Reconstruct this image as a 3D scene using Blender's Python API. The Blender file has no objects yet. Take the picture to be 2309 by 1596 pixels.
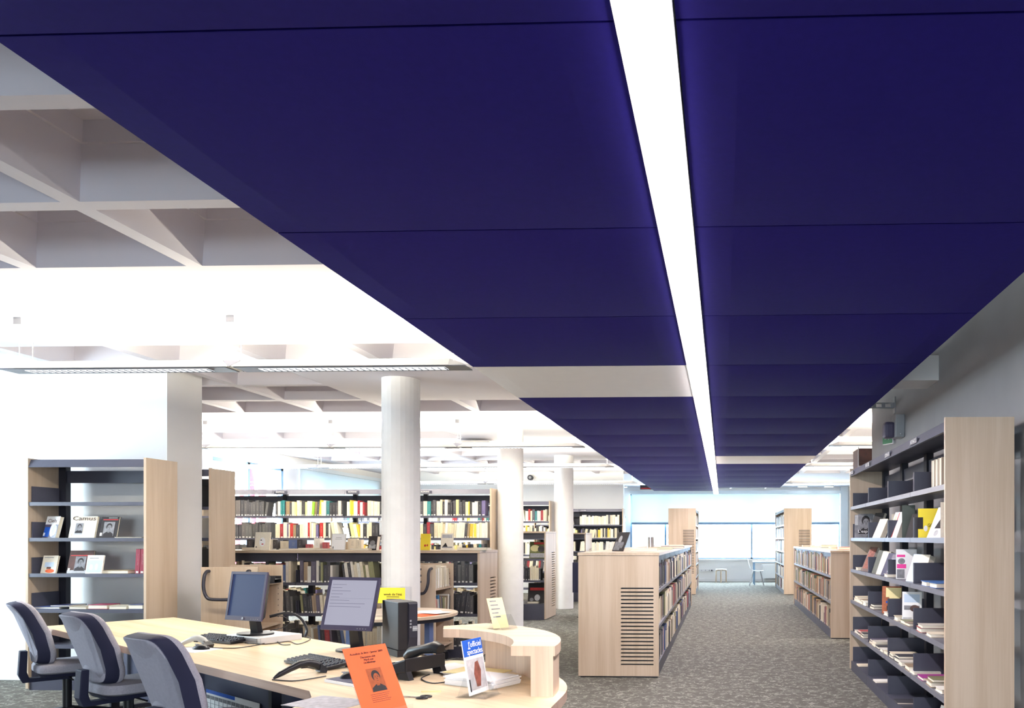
import bpy, bmesh, math, random
from mathutils import Matrix, Vector
sc = bpy.context.scene
C = sc.collection
PI = math.pi
# ------------------------------------------------------------------ camera
F, CX, CY, EYE, YAW = 1790.0, 1566.0, 1213.0, 1.45, math.atan(64 / 1790)
cam = bpy.data.cameras.new('camera'); camo = bpy.data.objects.new('camera', cam); C.objects.link(camo)
cam.sensor_width = 36; cam.lens = 36 * F / 2309
cam.shift_x = -(CX - 1154.5) / 2309; cam.shift_y = (CY - 798) / 2309
cam.clip_start = .05; cam.clip_end = 300
camo.location = (0, 0, EYE); camo.rotation_euler = (PI / 2, 0, YAW)
sc.camera = camo
sc.view_settings.view_transform = 'Standard'; sc.view_settings.look = 'None'
sc.view_settings.gamma = 1; sc.view_settings.use_curve_mapping = False
sc.view_settings.exposure = 0.9
sc.cycles.max_bounces = 8; sc.cycles.diffuse_bounces = 5; sc.cycles.glossy_bounces = 3
sc.cycles.transparent_max_bounces = 16; sc.cycles.sample_clamp_indirect = 6
sc.cycles.use_denoising = True; sc.cycles.caustics_reflective = False; sc.cycles.caustics_refractive = False
# ------------------------------------------------------------------ overcast daylight
w = bpy.data.worlds.new('overcast_sky'); sc.world = w; w.use_nodes = True
bg = w.node_tree.nodes['Background']; bg.inputs[0].default_value = (.80, .93, 1, 1); bg.inputs[1].default_value = 26.0
def portal(loc, rot, sx, sy):
    l = bpy.data.lights.new('window_portal', 'AREA'); l.shape = 'RECTANGLE'; l.size = sx; l.size_y = sy
    o = bpy.data.objects.new('window_portal', l); C.objects.link(o); o.location = loc; o.rotation_euler = rot
    l.cycles.is_portal = True
# areas that face into the room through the window openings, the back one added
portal((-8.95, 6.1, 1.85), (0, -PI / 2, 0), 2.1, 1.4)
portal((-8.95, 14.9, 1.85), (0, -PI / 2, 0), 2.1, 2.3)
portal((-8.95, 18.5, 1.85), (0, -PI / 2, 0), 2.1, 3.8)
portal((.4, 26.45, 1.84), (-PI / 2, 0, 0), 7.0, 2.18)
portal((-.4, -5.95, 1.7), (PI / 2, 0, 0), 2.4, 1.8)  # portal of the added window behind the camera
LAMP_W, STRIP_W = 80.0, 36.0
LAMP_C, STRIP_C = (1, .92, .74), (1, .90, .91)
# ------------------------------------------------------------------ pixel helpers (a pixel gives a direction only)
cs, sn = math.cos(YAW), math.sin(YAW)
def ray(u, v):
    a = (u - CX) / F
    return (a * cs - sn, a * sn + cs, -(v - CY) / F)
def on_z(u, v, z):
    d = ray(u, v); t = (z - EYE) / d[2]; return Vector((d[0] * t, d[1] * t, z))
def on_y(u, v, y):
    d = ray(u, v); t = y / d[1]; return Vector((d[0] * t, y, EYE + d[2] * t))
def on_x(u, v, x):
    d = ray(u, v); t = x / d[0]; return Vector((x, d[1] * t, EYE + d[2] * t))
# ------------------------------------------------------------------ materials
MATS = {}
def nt(name):
    m = bpy.data.materials.new(name); m.use_nodes = True; MATS[name] = m
    n = m.node_tree; b = n.nodes['Principled BSDF']
    return m, n, b
def N(n, t, **k):
    x = n.nodes.new(t)
    for a, v in k.items():
        if a.startswith('i'): x.inputs[int(a[1:])].default_value = v
        else: setattr(x, a, v)
    return x
def rgb(c): return (c[0], c[1], c[2], 1)
def plain(name, col, rough=.5, metal=0.0, spec=.4, var=.06, scale=9.0, emit=0.0):
    m, n, b = nt(name); b.inputs['Roughness'].default_value = rough; b.inputs['Metallic'].default_value = metal
    b.inputs['Specular IOR Level'].default_value = spec
    if var:
        tc = N(n, 'ShaderNodeTexCoord'); no = N(n, 'ShaderNodeTexNoise'); no.inputs['Scale'].default_value = scale; no.inputs['Detail'].default_value = 4
        r = N(n, 'ShaderNodeValToRGB'); r.color_ramp.elements[0].position = .3; r.color_ramp.elements[1].position = .7
        r.color_ramp.elements[0].color = rgb([c * (1 - var) for c in col]); r.color_ramp.elements[1].color = rgb([min(1, c * (1 + var)) for c in col])
        n.links.new(tc.outputs['Object'], no.inputs['Vector']); n.links.new(no.outputs['Fac'], r.inputs[0]); n.links.new(r.outputs[0], b.inputs['Base Color'])
    else: b.inputs['Base Color'].default_value = rgb(col)
    if emit:
        b.inputs['Emission Color'].default_value = rgb(col); b.inputs['Emission Strength'].default_value = emit
    return m
def wood(name, c1, c2, axis='z', fine=60.0, plank=0.0, rough=.42):
    m, n, b = nt(name); b.inputs['Roughness'].default_value = rough; b.inputs['Specular IOR Level'].default_value = .35
    tc = N(n, 'ShaderNodeTexCoord'); mp = N(n, 'ShaderNodeMapping')
    s = [fine, fine, fine]; s['xyz'.index(axis)] = fine * .035; mp.inputs['Scale'].default_value = s
    no = N(n, 'ShaderNodeTexNoise'); no.inputs['Scale'].default_value = 1; no.inputs['Detail'].default_value = 5; no.inputs['Distortion'].default_value = .6
    mp2 = N(n, 'ShaderNodeMapping'); s2 = [9, 9, 9]; s2['xyz'.index(axis)] = .5; mp2.inputs['Scale'].default_value = s2
    no2 = N(n, 'ShaderNodeTexNoise'); no2.inputs['Scale'].default_value = 1; no2.inputs['Detail'].default_value = 2
    ad = N(n, 'ShaderNodeMath', operation='MULTIPLY_ADD'); ad.inputs[1].default_value = .55
    r = N(n, 'ShaderNodeValToRGB'); r.color_ramp.elements[0].position = .42; r.color_ramp.elements[1].position = .95
    r.color_ramp.elements[0].color = rgb(c1); r.color_ramp.elements[1].color = rgb(c2)
    L = n.links.new
    L(tc.outputs['Object'], mp.inputs[0]); L(tc.outputs['Object'], mp2.inputs[0]); L(mp.outputs[0], no.inputs['Vector']); L(mp2.outputs[0], no2.inputs['Vector'])
    L(no.outputs['Fac'], ad.inputs[0]); L(no2.outputs['Fac'], ad.inputs[2]); L(ad.outputs[0], r.inputs[0]); L(r.outputs[0], b.inputs['Base Color'])
    return m
def emitter(name, col, strength):
    m, n, b = nt(name); b.inputs['Base Color'].default_value = rgb(col); b.inputs['Emission Color'].default_value = rgb(col); b.inputs['Emission Strength'].default_value = strength
    return m
def clear(name, tint, gloss=.08, rough=.03):
    m, n, b = nt(name); n.nodes.remove(b); o = n.nodes['Material Output']
    t = N(n, 'ShaderNodeBsdfTransparent'); t.inputs[0].default_value = rgb(tint); g = N(n, 'ShaderNodeBsdfGlossy'); g.inputs['Roughness'].default_value = rough
    x = N(n, 'ShaderNodeMixShader'); x.inputs[0].default_value = gloss; L = n.links.new
    L(t.outputs[0], x.inputs[1]); L(g.outputs[0], x.inputs[2]); L(x.outputs[0], o.inputs[0])
    return m
wood('maple', (.45, .335, .235), (.59, .475, .365))
wood('maple_x', (.45, .335, .235), (.59, .475, .365), axis='x')
wood('oak_top', (.55, .39, .22), (.80, .65, .44), axis='x', fine=46)
wood('oak_edge', (.36, .21, .15), (.60, .44, .35), axis='x', fine=60)
wood('oak_upright', (.50, .34, .24), (.78, .60, .46), axis='z', fine=50)
plain('white_paint', (.80, .80, .80), .7, var=.015, scale=2)
plain('ceiling_white', (.60, .58, .64), .8, var=.02, scale=2)
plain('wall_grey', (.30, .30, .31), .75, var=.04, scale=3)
plain('column_white', (.80, .80, .80), .75, var=.03, scale=7)
plain('blue_fabric', (.014, .009, .165), .85, spec=.12, var=.05, scale=40)
plain('white_panel', (.92, .92, .93), .6, var=.01)
plain('slate', (.055, .057, .085), .42, spec=.5, var=.04, scale=20)
plain('slate_lit', (.15, .155, .19), .35, spec=.5, var=.03, scale=20)  # slate again, with the light its fronts catch put into a paler colour
plain('dark_slate', (.020, .020, .032), .5, var=.04, scale=20)
plain('black_plastic', (.012, .012, .016), .38, var=.05, scale=30)
plain('navy_panel', (.030, .034, .085), .6, var=.04)
plain('bezel', (.070, .060, .110), .4, var=.03)
plain('grey_fabric', (.34, .33, .38), .95, spec=.15, var=.1, scale=120)
plain('grey_shell', (.38, .37, .44), .8, spec=.2, var=.05, scale=60)
plain('navy_trim', (.018, .020, .048), .7, spec=.25, var=.05)
plain('chrome', (.6, .6, .62), .25, metal=1, var=0)
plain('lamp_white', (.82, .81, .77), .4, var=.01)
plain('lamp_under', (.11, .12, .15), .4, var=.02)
plain('pages', (.80, .74, .62), .9, var=.07, scale=60)
plain('paper', (.86, .86, .87), .85, var=.02)
plain('paper_grey', (.45, .45, .47), .85, var=.2, scale=30)
plain('print_dark', (.025, .022, .025), .8, var=.1)
plain('print_grey', (.22, .22, .24), .8, var=.3, scale=25)
plain('ink_black', (.01, .01, .012), .8, var=0)
plain('flyer_print', (.30, .075, .025), .8, var=.15, scale=60)
plain('orange_card', (.70, .115, .030), .7, var=.03)
plain('yellow_card', (.90, .72, .05), .7, var=.03)
plain('pale_yellow', (.86, .76, .40), .75, var=.03)
plain('blue_print', (.01, .10, .52), .6, var=.04)
plain('red_print', (.50, .03, .03), .6, var=.15, scale=30)
plain('pink_print', (.80, .05, .32), .6, var=.05)
plain('white_plastic', (.72, .72, .72), .35, var=.02)
plain('grey_plastic', (.30, .31, .33), .4, var=.03)
plain('scanner_grey', (.50, .49, .46), .35, var=.02)
plain('brown_wood', (.07, .025, .018), .4, var=.25, scale=14)
plain('dull_green', (.045, .06, .05), .5, var=.15)
plain('dull_orange', (.42, .13, .06), .6, var=.2, scale=40)
plain('green_sign', (.01, .16, .05), .4, var=.02)
plain('olive_print', (.10, .11, .03), .6, var=.4, scale=18)
plain('red_print_dim', (.22, .07, .05), .7, var=.4, scale=40)
plain('red_paint', (.20, .004, .012), .5, var=.03)
plain('facade', (.55, .66, .80), .8, var=.05)
plain('facade_dark', (.12, .2, .38), .4, var=.1)
plain('blind_white', (.78, .86, .92), .8, var=.01)
def blind():
    m, n, b = nt('blind_cloth'); o = n.nodes['Material Output']; b.inputs['Base Color'].default_value = (.8, .88, .92, 1); b.inputs['Roughness'].default_value = .9
    t = N(n, 'ShaderNodeBsdfTranslucent'); t.inputs[0].default_value = (.80, .86, .86, 1); no = N(n, 'ShaderNodeTexNoise'); no.inputs['Scale'].default_value = 60
    x = N(n, 'ShaderNodeMixShader'); x.inputs[0].default_value = .15; n.links.new(b.outputs[0], x.inputs[1]); n.links.new(t.outputs[0], x.inputs[2]); n.links.new(x.outputs[0], o.inputs[0])
blind()
plain('window_blue', (.16, .28, .42), .45, var=.03)
plain('steel_blue', (.10, .14, .28), .4, var=.03)
clear('glass', (.97, .99, 1)); clear('acrylic', (.96, .97, .98), .08)
emitter('tube_glow', STRIP_C, 9.0); emitter('louvre_glow', (.9, .95, 1), 1.1); emitter('uplight_glow', LAMP_C, 6.0); emitter('downlight_glow', (.9, .97, 1), 4.0)
emitter('screen_on', (.36, .355, .44), .62); emitter('screen_dim_glow', (.03, .05, .13), .55)  # the darker screen has a weak blue glow of its own
emitter('screen_text', (.22, .21, .30), .45)
for q in ('screen_on', 'screen_dim_glow', 'screen_text'):
    b_ = MATS[q].node_tree.nodes['Principled BSDF']; b_.inputs['Base Color'].default_value = (.01, .01, .015, 1); b_.inputs['Specular IOR Level'].default_value = .2
# carpet: grey loops on grey
def carpet():
    m, n, b = nt('carpet'); b.inputs['Roughness'].default_value = .95; b.inputs['Specular IOR Level'].default_value = .1
    tc = N(n, 'ShaderNodeTexCoord'); no = N(n, 'ShaderNodeTexNoise'); no.inputs['Scale'].default_value = 14; no.inputs['Detail'].default_value = .5
    vs = N(n, 'ShaderNodeVectorMath', operation='SCALE'); vs.inputs['Scale'].default_value = .16
    va = N(n, 'ShaderNodeVectorMath', operation='ADD')
    vo = N(n, 'ShaderNodeTexVoronoi', feature='DISTANCE_TO_EDGE'); vo.inputs['Scale'].default_value = 15
    r = N(n, 'ShaderNodeValToRGB'); r.color_ramp.elements[0].position = .05; r.color_ramp.elements[1].position = .11
    r.color_ramp.elements[0].color = (1, 1, 1, 1); r.color_ramp.elements[1].color = (0, 0, 0, 1)
    n2 = N(n, 'ShaderNodeTexNoise'); n2.inputs['Scale'].default_value = 11; r2 = N(n, 'ShaderNodeValToRGB'); r2.color_ramp.elements[0].position = .42; r2.color_ramp.elements[1].position = .56
    mu = N(n, 'ShaderNodeMath', operation='MULTIPLY')
    n3 = N(n, 'ShaderNodeTexNoise'); n3.inputs['Scale'].default_value = 300; r3 = N(n, 'ShaderNodeValToRGB')
    r3.color_ramp.elements[0].color = (.066, .064, .057, 1); r3.color_ramp.elements[1].color = (.122, .119, .106, 1)
    mx = N(n, 'ShaderNodeMixRGB'); mx.inputs[2].default_value = (.225, .221, .200, 1); L = n.links.new
    L(tc.outputs['Object'], no.inputs['Vector']); L(no.outputs['Color'], vs.inputs[0]); L(vs.outputs[0], va.inputs[0]); L(tc.outputs['Object'], va.inputs[1]); L(va.outputs[0], vo.inputs['Vector'])
    L(vo.outputs['Distance'], r.inputs[0]); L(tc.outputs['Object'], n2.inputs['Vector']); L(n2.outputs['Fac'], r2.inputs[0]); L(r.outputs[0], mu.inputs[0]); L(r2.outputs[0], mu.inputs[1])
    L(tc.outputs['Object'], n3.inputs['Vector']); L(n3.outputs['Fac'], r3.inputs[0]); L(r3.outputs[0], mx.inputs[1]); L(mu.outputs[0], mx.inputs[0]); L(mx.outputs[0], b.inputs['Base Color'])
carpet()
# books: colour per book, title marks and shelf label printed on the spine
def book_mat(name, attr):
    m, n, b = nt(name); b.inputs['Roughness'].default_value = .5; L = n.links.new
    if attr: col = N(n, 'ShaderNodeAttribute', attribute_name='Col').outputs['Color']
    else: col = N(n, 'ShaderNodeObjectInfo').outputs['Color']
    uv = N(n, 'ShaderNodeUVMap'); sp = N(n, 'ShaderNodeSeparateXYZ'); L(uv.outputs[0], sp.inputs[0])
    def band(src, lo, hi):
        a = N(n, 'ShaderNodeMath', operation='GREATER_THAN'); a.inputs[1].default_value = lo; L(src, a.inputs[0])
        c = N(n, 'ShaderNodeMath', operation='LESS_THAN'); c.inputs[1].default_value = hi; L(src, c.inputs[0])
        q = N(n, 'ShaderNodeMath', operation='MULTIPLY'); L(a.outputs[0], q.inputs[0]); L(c.outputs[0], q.inputs[1]); return q.outputs[0]
    def mul(a, c):
        q = N(n, 'ShaderNodeMath', operation='MULTIPLY'); L(a, q.inputs[0]); L(c, q.inputs[1]); return q.outputs[0]
    ge = N(n, 'ShaderNodeNewGeometry'); no = N(n, 'ShaderNodeTexNoise'); no.inputs['Scale'].default_value = 210; L(ge.outputs['Position'], no.inputs['Vector'])
    gt = N(n, 'ShaderNodeMath', operation='GREATER_THAN'); gt.inputs[1].default_value = .55; L(no.outputs['Fac'], gt.inputs[0])
    title = mul(mul(band(sp.outputs[0], .36, .64), band(sp.outputs[1], .34, .80)), gt.outputs[0])
    bw = N(n, 'ShaderNodeRGBToBW'); L(col, bw.inputs[0]); lt = N(n, 'ShaderNodeMath', operation='LESS_THAN'); lt.inputs[1].default_value = .22; L(bw.outputs[0], lt.inputs[0])
    tcol = N(n, 'ShaderNodeMixRGB'); tcol.inputs[1].default_value = (.14, .11, .09, 1); tcol.inputs[2].default_value = (.34, .32, .28, 1); L(lt.outputs[0], tcol.inputs[0])
    m1 = N(n, 'ShaderNodeMixRGB'); tf = N(n, 'ShaderNodeMath', operation='MULTIPLY'); tf.inputs[1].default_value = .55; L(title, tf.inputs[0]); L(tf.outputs[0], m1.inputs[0]); L(col, m1.inputs[1]); L(tcol.outputs[0], m1.inputs[2])
    st = mul(band(sp.outputs[0], .22, .78), band(sp.outputs[1], .025, .10))
    m2 = N(n, 'ShaderNodeMixRGB'); L(st, m2.inputs[0]); L(m1.outputs[0], m2.inputs[1]); m2.inputs[2].default_value = (.75, .74, .70, 1)
    L(m2.outputs[0], b.inputs['Base Color'])
book_mat('book_cover', False); book_mat('book_cover_many', True)
# ------------------------------------------------------------------ mesh builder
class MB:
    def __init__(s): s.v = []; s.f = []; s.m = []
    def poly(s, pts, m=0):
        i = len(s.v); s.v += [tuple(p) for p in pts]; s.f.append(tuple(range(i, i + len(pts)))); s.m.append(m); return s
    def hexa(s, P, m=0):
        i = len(s.v); s.v += [tuple(p) for p in P]
        for q in ((3, 2, 1, 0), (4, 5, 6, 7), (0, 1, 5, 4), (1, 2, 6, 5), (2, 3, 7, 6), (3, 0, 4, 7)):
            s.f.append(tuple(i + k for k in q)); s.m.append(m)
        return s
    def box(s, x0, x1, y0, y1, z0, z1, m=0):
        return s.hexa([(x0, y0, z0), (x1, y0, z0), (x1, y1, z0), (x0, y1, z0), (x0, y0, z1), (x1, y0, z1), (x1, y1, z1), (x0, y1, z1)], m)
    def prism(s, pts, z0, z1, m=0, mside=None, axis='z'):
        n = len(pts); i = len(s.v)
        def p3(p, h): return {'z': (p[0], p[1], h), 'y': (p[0], h, p[1]), 'x': (h, p[0], p[1])}[axis]
        s.v += [p3(p, z0) for p in pts] + [p3(p, z1) for p in pts]
        s.f.append(tuple(i + k for k in range(n - 1, -1, -1))); s.m.append(m)
        s.f.append(tuple(i + n + k for k in range(n))); s.m.append(m)
        for k in range(n):
            j = (k + 1) % n; s.f.append((i + k, i + j, i + n + j, i + n + k)); s.m.append(m if mside is None else mside)
        return s
    def cyl(s, c, r, z0, z1, n=20, m=0, r2=None):
        r2 = r if r2 is None else r2; i = len(s.v)
        for k in range(n):
            a = 2 * PI * k / n; s.v.append((c[0] + r * math.cos(a), c[1] + r * math.sin(a), z0))
        for k in range(n):
            a = 2 * PI * k / n; s.v.append((c[0] + r2 * math.cos(a), c[1] + r2 * math.sin(a), z1))
        s.f.append(tuple(range(i + n - 1, i - 1, -1))); s.f.append(tuple(range(i + n, i + 2 * n))); s.m += [m, m]
        for k in range(n):
            j = (k + 1) % n; s.f.append((i + k, i + j, i + n + j, i + n + k)); s.m.append(m)
        return s
    def tube(s, pts, r, n=8, m=0, rx=None):
        P = [Vector(p) for p in pts]; i = len(s.v); up = Vector((0, 0, 1)); prev = None
        for k, p in enumerate(P):
            t = (P[min(k + 1, len(P) - 1)] - P[max(k - 1, 0)]).normalized()
            if prev is None:
                a = t.cross(up if abs(t.z) < .9 else Vector((1, 0, 0))).normalized()
            else: a = (prev - t * prev.dot(t)).normalized()
            b = t.cross(a); prev = a; rr = r[k] if isinstance(r, (list, tuple)) else r
            for q in range(n):
                an = 2 * PI * q / n; s.v.append(tuple(p + a * rr * math.cos(an) + b * rr * math.sin(an)))
        for k in range(len(P) - 1):
            for q in range(n):
                j = (q + 1) % n; s.f.append((i + k * n + q, i + k * n + j, i + (k + 1) * n + j, i + (k + 1) * n + q)); s.m.append(m)
        s.f.append(tuple(i + q for q in range(n - 1, -1, -1))); e = i + (len(P) - 1) * n; s.f.append(tuple(e + q for q in range(n))); s.m += [m, m]
        return s
    def loft(s, rings, m=0, caps=True):
        n = len(rings[0]); i = len(s.v)
        for r in rings: s.v += [tuple(p) for p in r]
        for k in range(len(rings) - 1):
            for q in range(n):
                j = (q + 1) % n; s.f.append((i + k * n + q, i + k * n + j, i + (k + 1) * n + j, i + (k + 1) * n + q)); s.m.append(m)
        if caps:
            s.f.append(tuple(i + q for q in range(n - 1, -1, -1))); e = i + (len(rings) - 1) * n; s.f.append(tuple(e + q for q in range(n))); s.m += [m, m]
        return s
    def mesh(s, name, mats, smooth=False, bevel=0.0):
        me = bpy.data.meshes.new(name); me.from_pydata(s.v, [], s.f)
        for x in (mats if isinstance(mats, (list, tuple)) else [mats]): me.materials.append(MATS[x])
        me.polygons.foreach_set('material_index', s.m)
        bm = bmesh.new(); bm.from_mesh(me)
        bmesh.ops.recalc_face_normals(bm, faces=bm.faces)
        if bevel:
            bmesh.ops.remove_doubles(bm, verts=bm.verts, dist=1e-5)
            bmesh.ops.bevel(bm, geom=[e for e in bm.edges if e.is_manifold and e.calc_face_angle(0) > .5], offset=bevel, segments=2, affect='EDGES', profile=.6, clamp_overlap=True)
        bm.to_mesh(me); bm.free()
        if smooth:
            me.polygons.foreach_set('use_smooth', [True] * len(me.polygons))
            try: me.set_sharp_from_angle(angle=math.radians(40))
            except Exception: pass
        return me
    def build(s, name, mats, parent=None, loc=None, rot=None, **k):
        return link(name, s.mesh(name, mats, **k), parent, loc, rot)
def link(name, me, parent=None, loc=None, rot=None):
    o = bpy.data.objects.new(name, me); C.objects.link(o)
    if parent: o.parent = parent
    if loc is not None: o.location = loc
    if rot is not None: o.rotation_euler = rot
    return o
def tag(o, label=None, cat=None, group=None, kind=None):
    if label: o['label'] = label
    if cat: o['category'] = cat
    if group: o['group'] = group
    if kind: o['kind'] = kind
    return o
def thing(name, label, cat, loc=(0, 0, 0), rz=0.0, group=None):
    o = bpy.data.objects.new(name, None); C.objects.link(o); o.empty_display_size = .1
    o.location = loc; o.rotation_euler = (0, 0, rz)
    return tag(o, label, cat, group)
def struct(name, mb, mats, parent=None, **k):
    o = mb.build(name, mats, parent, **k); o['kind'] = 'structure'; return o
def part_label(o, t): o['label'] = t; return o
TEXTS = []
def text(s, size, mat, parent, M, name='lettering', ext=.0006, width=None):
    """flat lettering, standing in the x-z plane of M (reads from -y)"""
    cu = bpy.data.curves.new('lettering', 'FONT'); cu.body = s; cu.size = size; cu.extrude = ext; cu.align_x = 'CENTER'; cu.align_y = 'CENTER'; cu.resolution_u = 2
    o = bpy.data.objects.new('lettering_source', cu); C.objects.link(o); TEXTS.append((o, name, mat, parent, M, width))
def finish_texts():
    bpy.context.view_layer.update(); dg = bpy.context.evaluated_depsgraph_get()
    for o, name, mat, parent, M, width in TEXTS:
        me = bpy.data.meshes.new_from_object(o.evaluated_get(dg)); me.materials.clear(); me.materials.append(MATS[mat])
        T = M @ Matrix.Rotation(PI / 2, 4, 'X')
        if width:
            xs = [v.co.x for v in me.vertices]
            if xs:
                k = width / max(1e-6, max(xs) - min(xs)); T = T @ Matrix.Diagonal((k, 1, 1, 1))
        me.transform(T); n = link(name, me, parent)
        cu = o.data; bpy.data.objects.remove(o); bpy.data.curves.remove(cu)
def TM(x, y, z, rz=0, rx=0): return Matrix.Translation((x, y, z)) @ Matrix.Rotation(rz, 4, 'Z') @ Matrix.Rotation(rx, 4, 'X')
# ================================================================== THE SHELL
ZC = 3.15                                    # underside of the ribs
XL, XR, YB, YM, YF = -9.0, 8.0, -6.0, 20.8, 26.5
struct('floor', MB().box(XL, XR, YB, YF, -.06, 0), 'carpet')
# ceiling slab and cast coffers
ceil = struct('ceiling', MB().box(XL, XR, YB, YF, ZC + .46, ZC + .6), 'ceiling_white')
PX, PY, X0, Y0 = 1.07, .945, -3.30, 0.17
COLS = [(-3.453, 8.4), (-3.319, 12.3), (-3.285, 16.3)]
def coffer_mesh():
    b = MB(); hx, hy = PX / 2, PY / 2; r = .05
    o = [(-hx, -hy), (hx, -hy), (hx, hy), (-hx, hy)]
    def ring(i, z): return [(-hx + i, -hy + i, z), (hx - i, -hy + i, z), (hx - i, hy - i, z), (-hx + i, hy - i, z)]
    R = [ring(0, 0), ring(r, 0), ring(.11, .26), ring(.13, .26), ring(.15, .36)]
    for a, c in zip(R, R[1:]):
        for k in range(4):
            j = (k + 1) % 4; b.poly([a[k], a[j], c[j], c[k]])
    b.poly(R[-1][::-1]); return b.mesh('coffer', 'ceiling_white')
def fix_normals_down(me):
    bm = bmesh.new(); bm.from_mesh(me)
    for f in bm.faces:
        if f.normal.z > .01: f.normal_flip()
    bm.to_mesh(me); bm.free()
CM = coffer_mesh(); fix_normals_down(CM)
FM = MB().box(-PX / 2, PX / 2, -PY / 2, PY / 2, 0, .3).mesh('solid_head', 'ceiling_white')
ix0, ix1 = -5, 10
for i in range(ix0, ix1):
    for j in range(-6, 28):
        x, y = X0 + (i + .5) * PX, Y0 + (j + .5) * PY
        if y > YF - .3 or y < YB + .3: continue
        near = j in (5, 6, 11, 12, 14, 15, 19, 20) or any(abs(x - c[0]) < PX * .95 and abs(y - c[1]) < PY * .95 for c in COLS)
        vis = (0 < y < 21.2 and x < -.4) or (9.5 < y < 21.2 and x > .6) or (4 < y < 10 and .6 < x < 2)
        o = link('coffer' if (vis and not near) else 'solid_slab', CM if (vis and not near) else FM, ceil, (x, y, ZC)); o['kind'] = 'structure'
o = struct('ceiling_edge_strip', MB().box(XL, X0 + ix0 * PX, YB, YF, 0, .4), 'ceiling_white', ceil, loc=(0, 0, ZC))
# walls
def wall_y(name, y0, y1, x0, x1, holes, mat='white_paint', z1=ZC + .5):
    """wall slab facing -y; holes = (x0, x1, z0, z1)"""
    b = MB(); xs = x0
    for h in sorted(holes):
        b.box(xs, h[0], y0, y1, 0, z1); b.box(h[0], h[1], y0, y1, 0, h[2]); b.box(h[0], h[1], y0, y1, h[3], z1); xs = h[1]
    b.box(xs, x1, y0, y1, 0, z1); return struct(name, b, mat)
def wall_x(name, x0, x1, y0, y1, holes, mat='white_paint', z1=ZC + .5):
    b = MB(); ys = y0
    for h in sorted(holes):
        b.box(x0, x1, ys, h[0], 0, z1); b.box(x0, x1, h[0], h[1], 0, h[2]); b.box(x0, x1, h[0], h[1], h[3], z1); ys = h[1]
    b.box(x0, x1, ys, y1, 0, z1); return struct(name, b, mat)
wall_x('wall_left', XL - .2, XL, YB, YF, [(5.4, 6.8, .8, 2.9), (13.7, 16.05, .8, 2.9), (16.6, 20.4, .8, 2.9)])
wall_y('wall_back', YB - .2, YB, XL, XR, [(-1.6, .8, .8, 2.6)])  # its opening is an unseen window, added to light faces turned to the camera
fb = MB().box(-1.6, .8, YB - .12, YB - .05, .8, .87).box(-1.6, .8, YB - .12, YB - .05, 2.53, 2.6)
for x in (-1.6, -.435, .73): fb.box(x, x + .07, YB - .12, YB - .05, .8, 2.6)
w5 = struct('window_fill_added', fb, 'window_blue')
for x in (-1.53, -.365): MB().box(x, x + 1.095, YB - .09, YB - .085, .87, 2.53).build('pane', 'glass', w5)
wall_y('wall_far', YF, YF + .25, XL, XR, [(-3.1, 3.9, .75, 2.93)])
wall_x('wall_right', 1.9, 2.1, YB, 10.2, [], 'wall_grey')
wall_x('wall_side', XR, XR + .2, 10.2, YF, [])
wall_y('wall_behind', 10.0, 10.2, 2.1, XR, [])
wall_y('wall_middle', YM, YM + .25, XL, -2.62, [])
wall_y('wall_block', 7.86, 8.4, XL, -5.637, [])
struct('trim_1', MB().box(-2.6, 8, YF - .03, YF, 0, .1), 'white_paint')
# far window: frame, sill, panes, roller blind
f = MB(); f.box(-3.1, 3.9, YF + .02, YF + .1, .75, .80); f.box(-3.1, 3.9, YF + .02, YF + .1, 2.88, 2.93)
for x in (-3.1, -1.95, .93, 2.75, 3.84): f.box(x, x + .06, YF + .02, YF + .1, .75, 2.93)
w1 = struct('window_1', f, 'window_blue')
for a, b_ in ((-3.04, -1.95), (-1.89, .93), (.99, 2.75), (2.81, 3.84)):
    MB().box(a, b_, YF + .05, YF + .056, .8, 2.88).build('pane', 'glass', w1)
MB().box(-3.15, 3.95, YF - .1, YF + .02, .70, .75).build('window_sill', 'white_paint', w1)
rb = thing('roller_blind', 'long pale roller blind half lowered over the far window', 'blind', (.4, YF - .08, 1.9))
MB().box(-3.45, 3.45, -.01, .0, .07, 1.02).build('blind_fabric', 'blind_cloth', rb)
MB().box(-3.45, 3.45, -.025, .012, 0, .07).build('bottom_bar', 'window_blue', rb)
MB().box(-3.5, 3.5, -.05, .06, 1.02, 1.12).build('blind_box', 'blind_white', rb)
for i_, x in enumerate((-3.45, 4.0)):
    struct('trim_%d' % (i_ + 2), MB().box(x - .12, x + .12, YF - .16, YF, 0, ZC), 'blind_white')
# left windows
def side_window(name, y0, y1, n):
    f = MB(); f.box(XL - .14, XL - .06, y0, y1, .8, .87); f.box(XL - .14, XL - .06, y0, y1, 2.83, 2.9)
    for k in range(n + 1):
        y = y0 + (y1 - y0 - .07) * k / n; f.box(XL - .14, XL - .06, y, y + .07, .8, 2.9)
    o = struct(name, f, 'window_blue')
    for k in range(n):
        a = y0 + (y1 - y0 - .07) * k / n; MB().box(XL - .105, XL - .1, a + .07, a + (y1 - y0 - .07) / n, .87, 2.83).build('pane', 'glass', o)
    return o
side_window('window_2', 5.4, 6.8, 1); side_window('window_3', 13.7, 16.05, 2); side_window('window_4', 16.6, 20.4, 3)
sb_ = thing('roller_blind', 'white roller blind drawn over the left window beyond the novels bookcase', 'blind', (XL + .03, 18.5, .8))
MB().box(-.004, .004, -1.95, 1.95, .05, 2.12).build('blind_fabric', 'blind_cloth', sb_); MB().box(-.015, .015, -1.95, 1.95, 0, .05).build('bottom_bar', 'blind_white', sb_); MB().box(-.03, .05, -1.97, 1.97, 2.12, 2.2).build('blind_box', 'blind_white', sb_)
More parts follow.
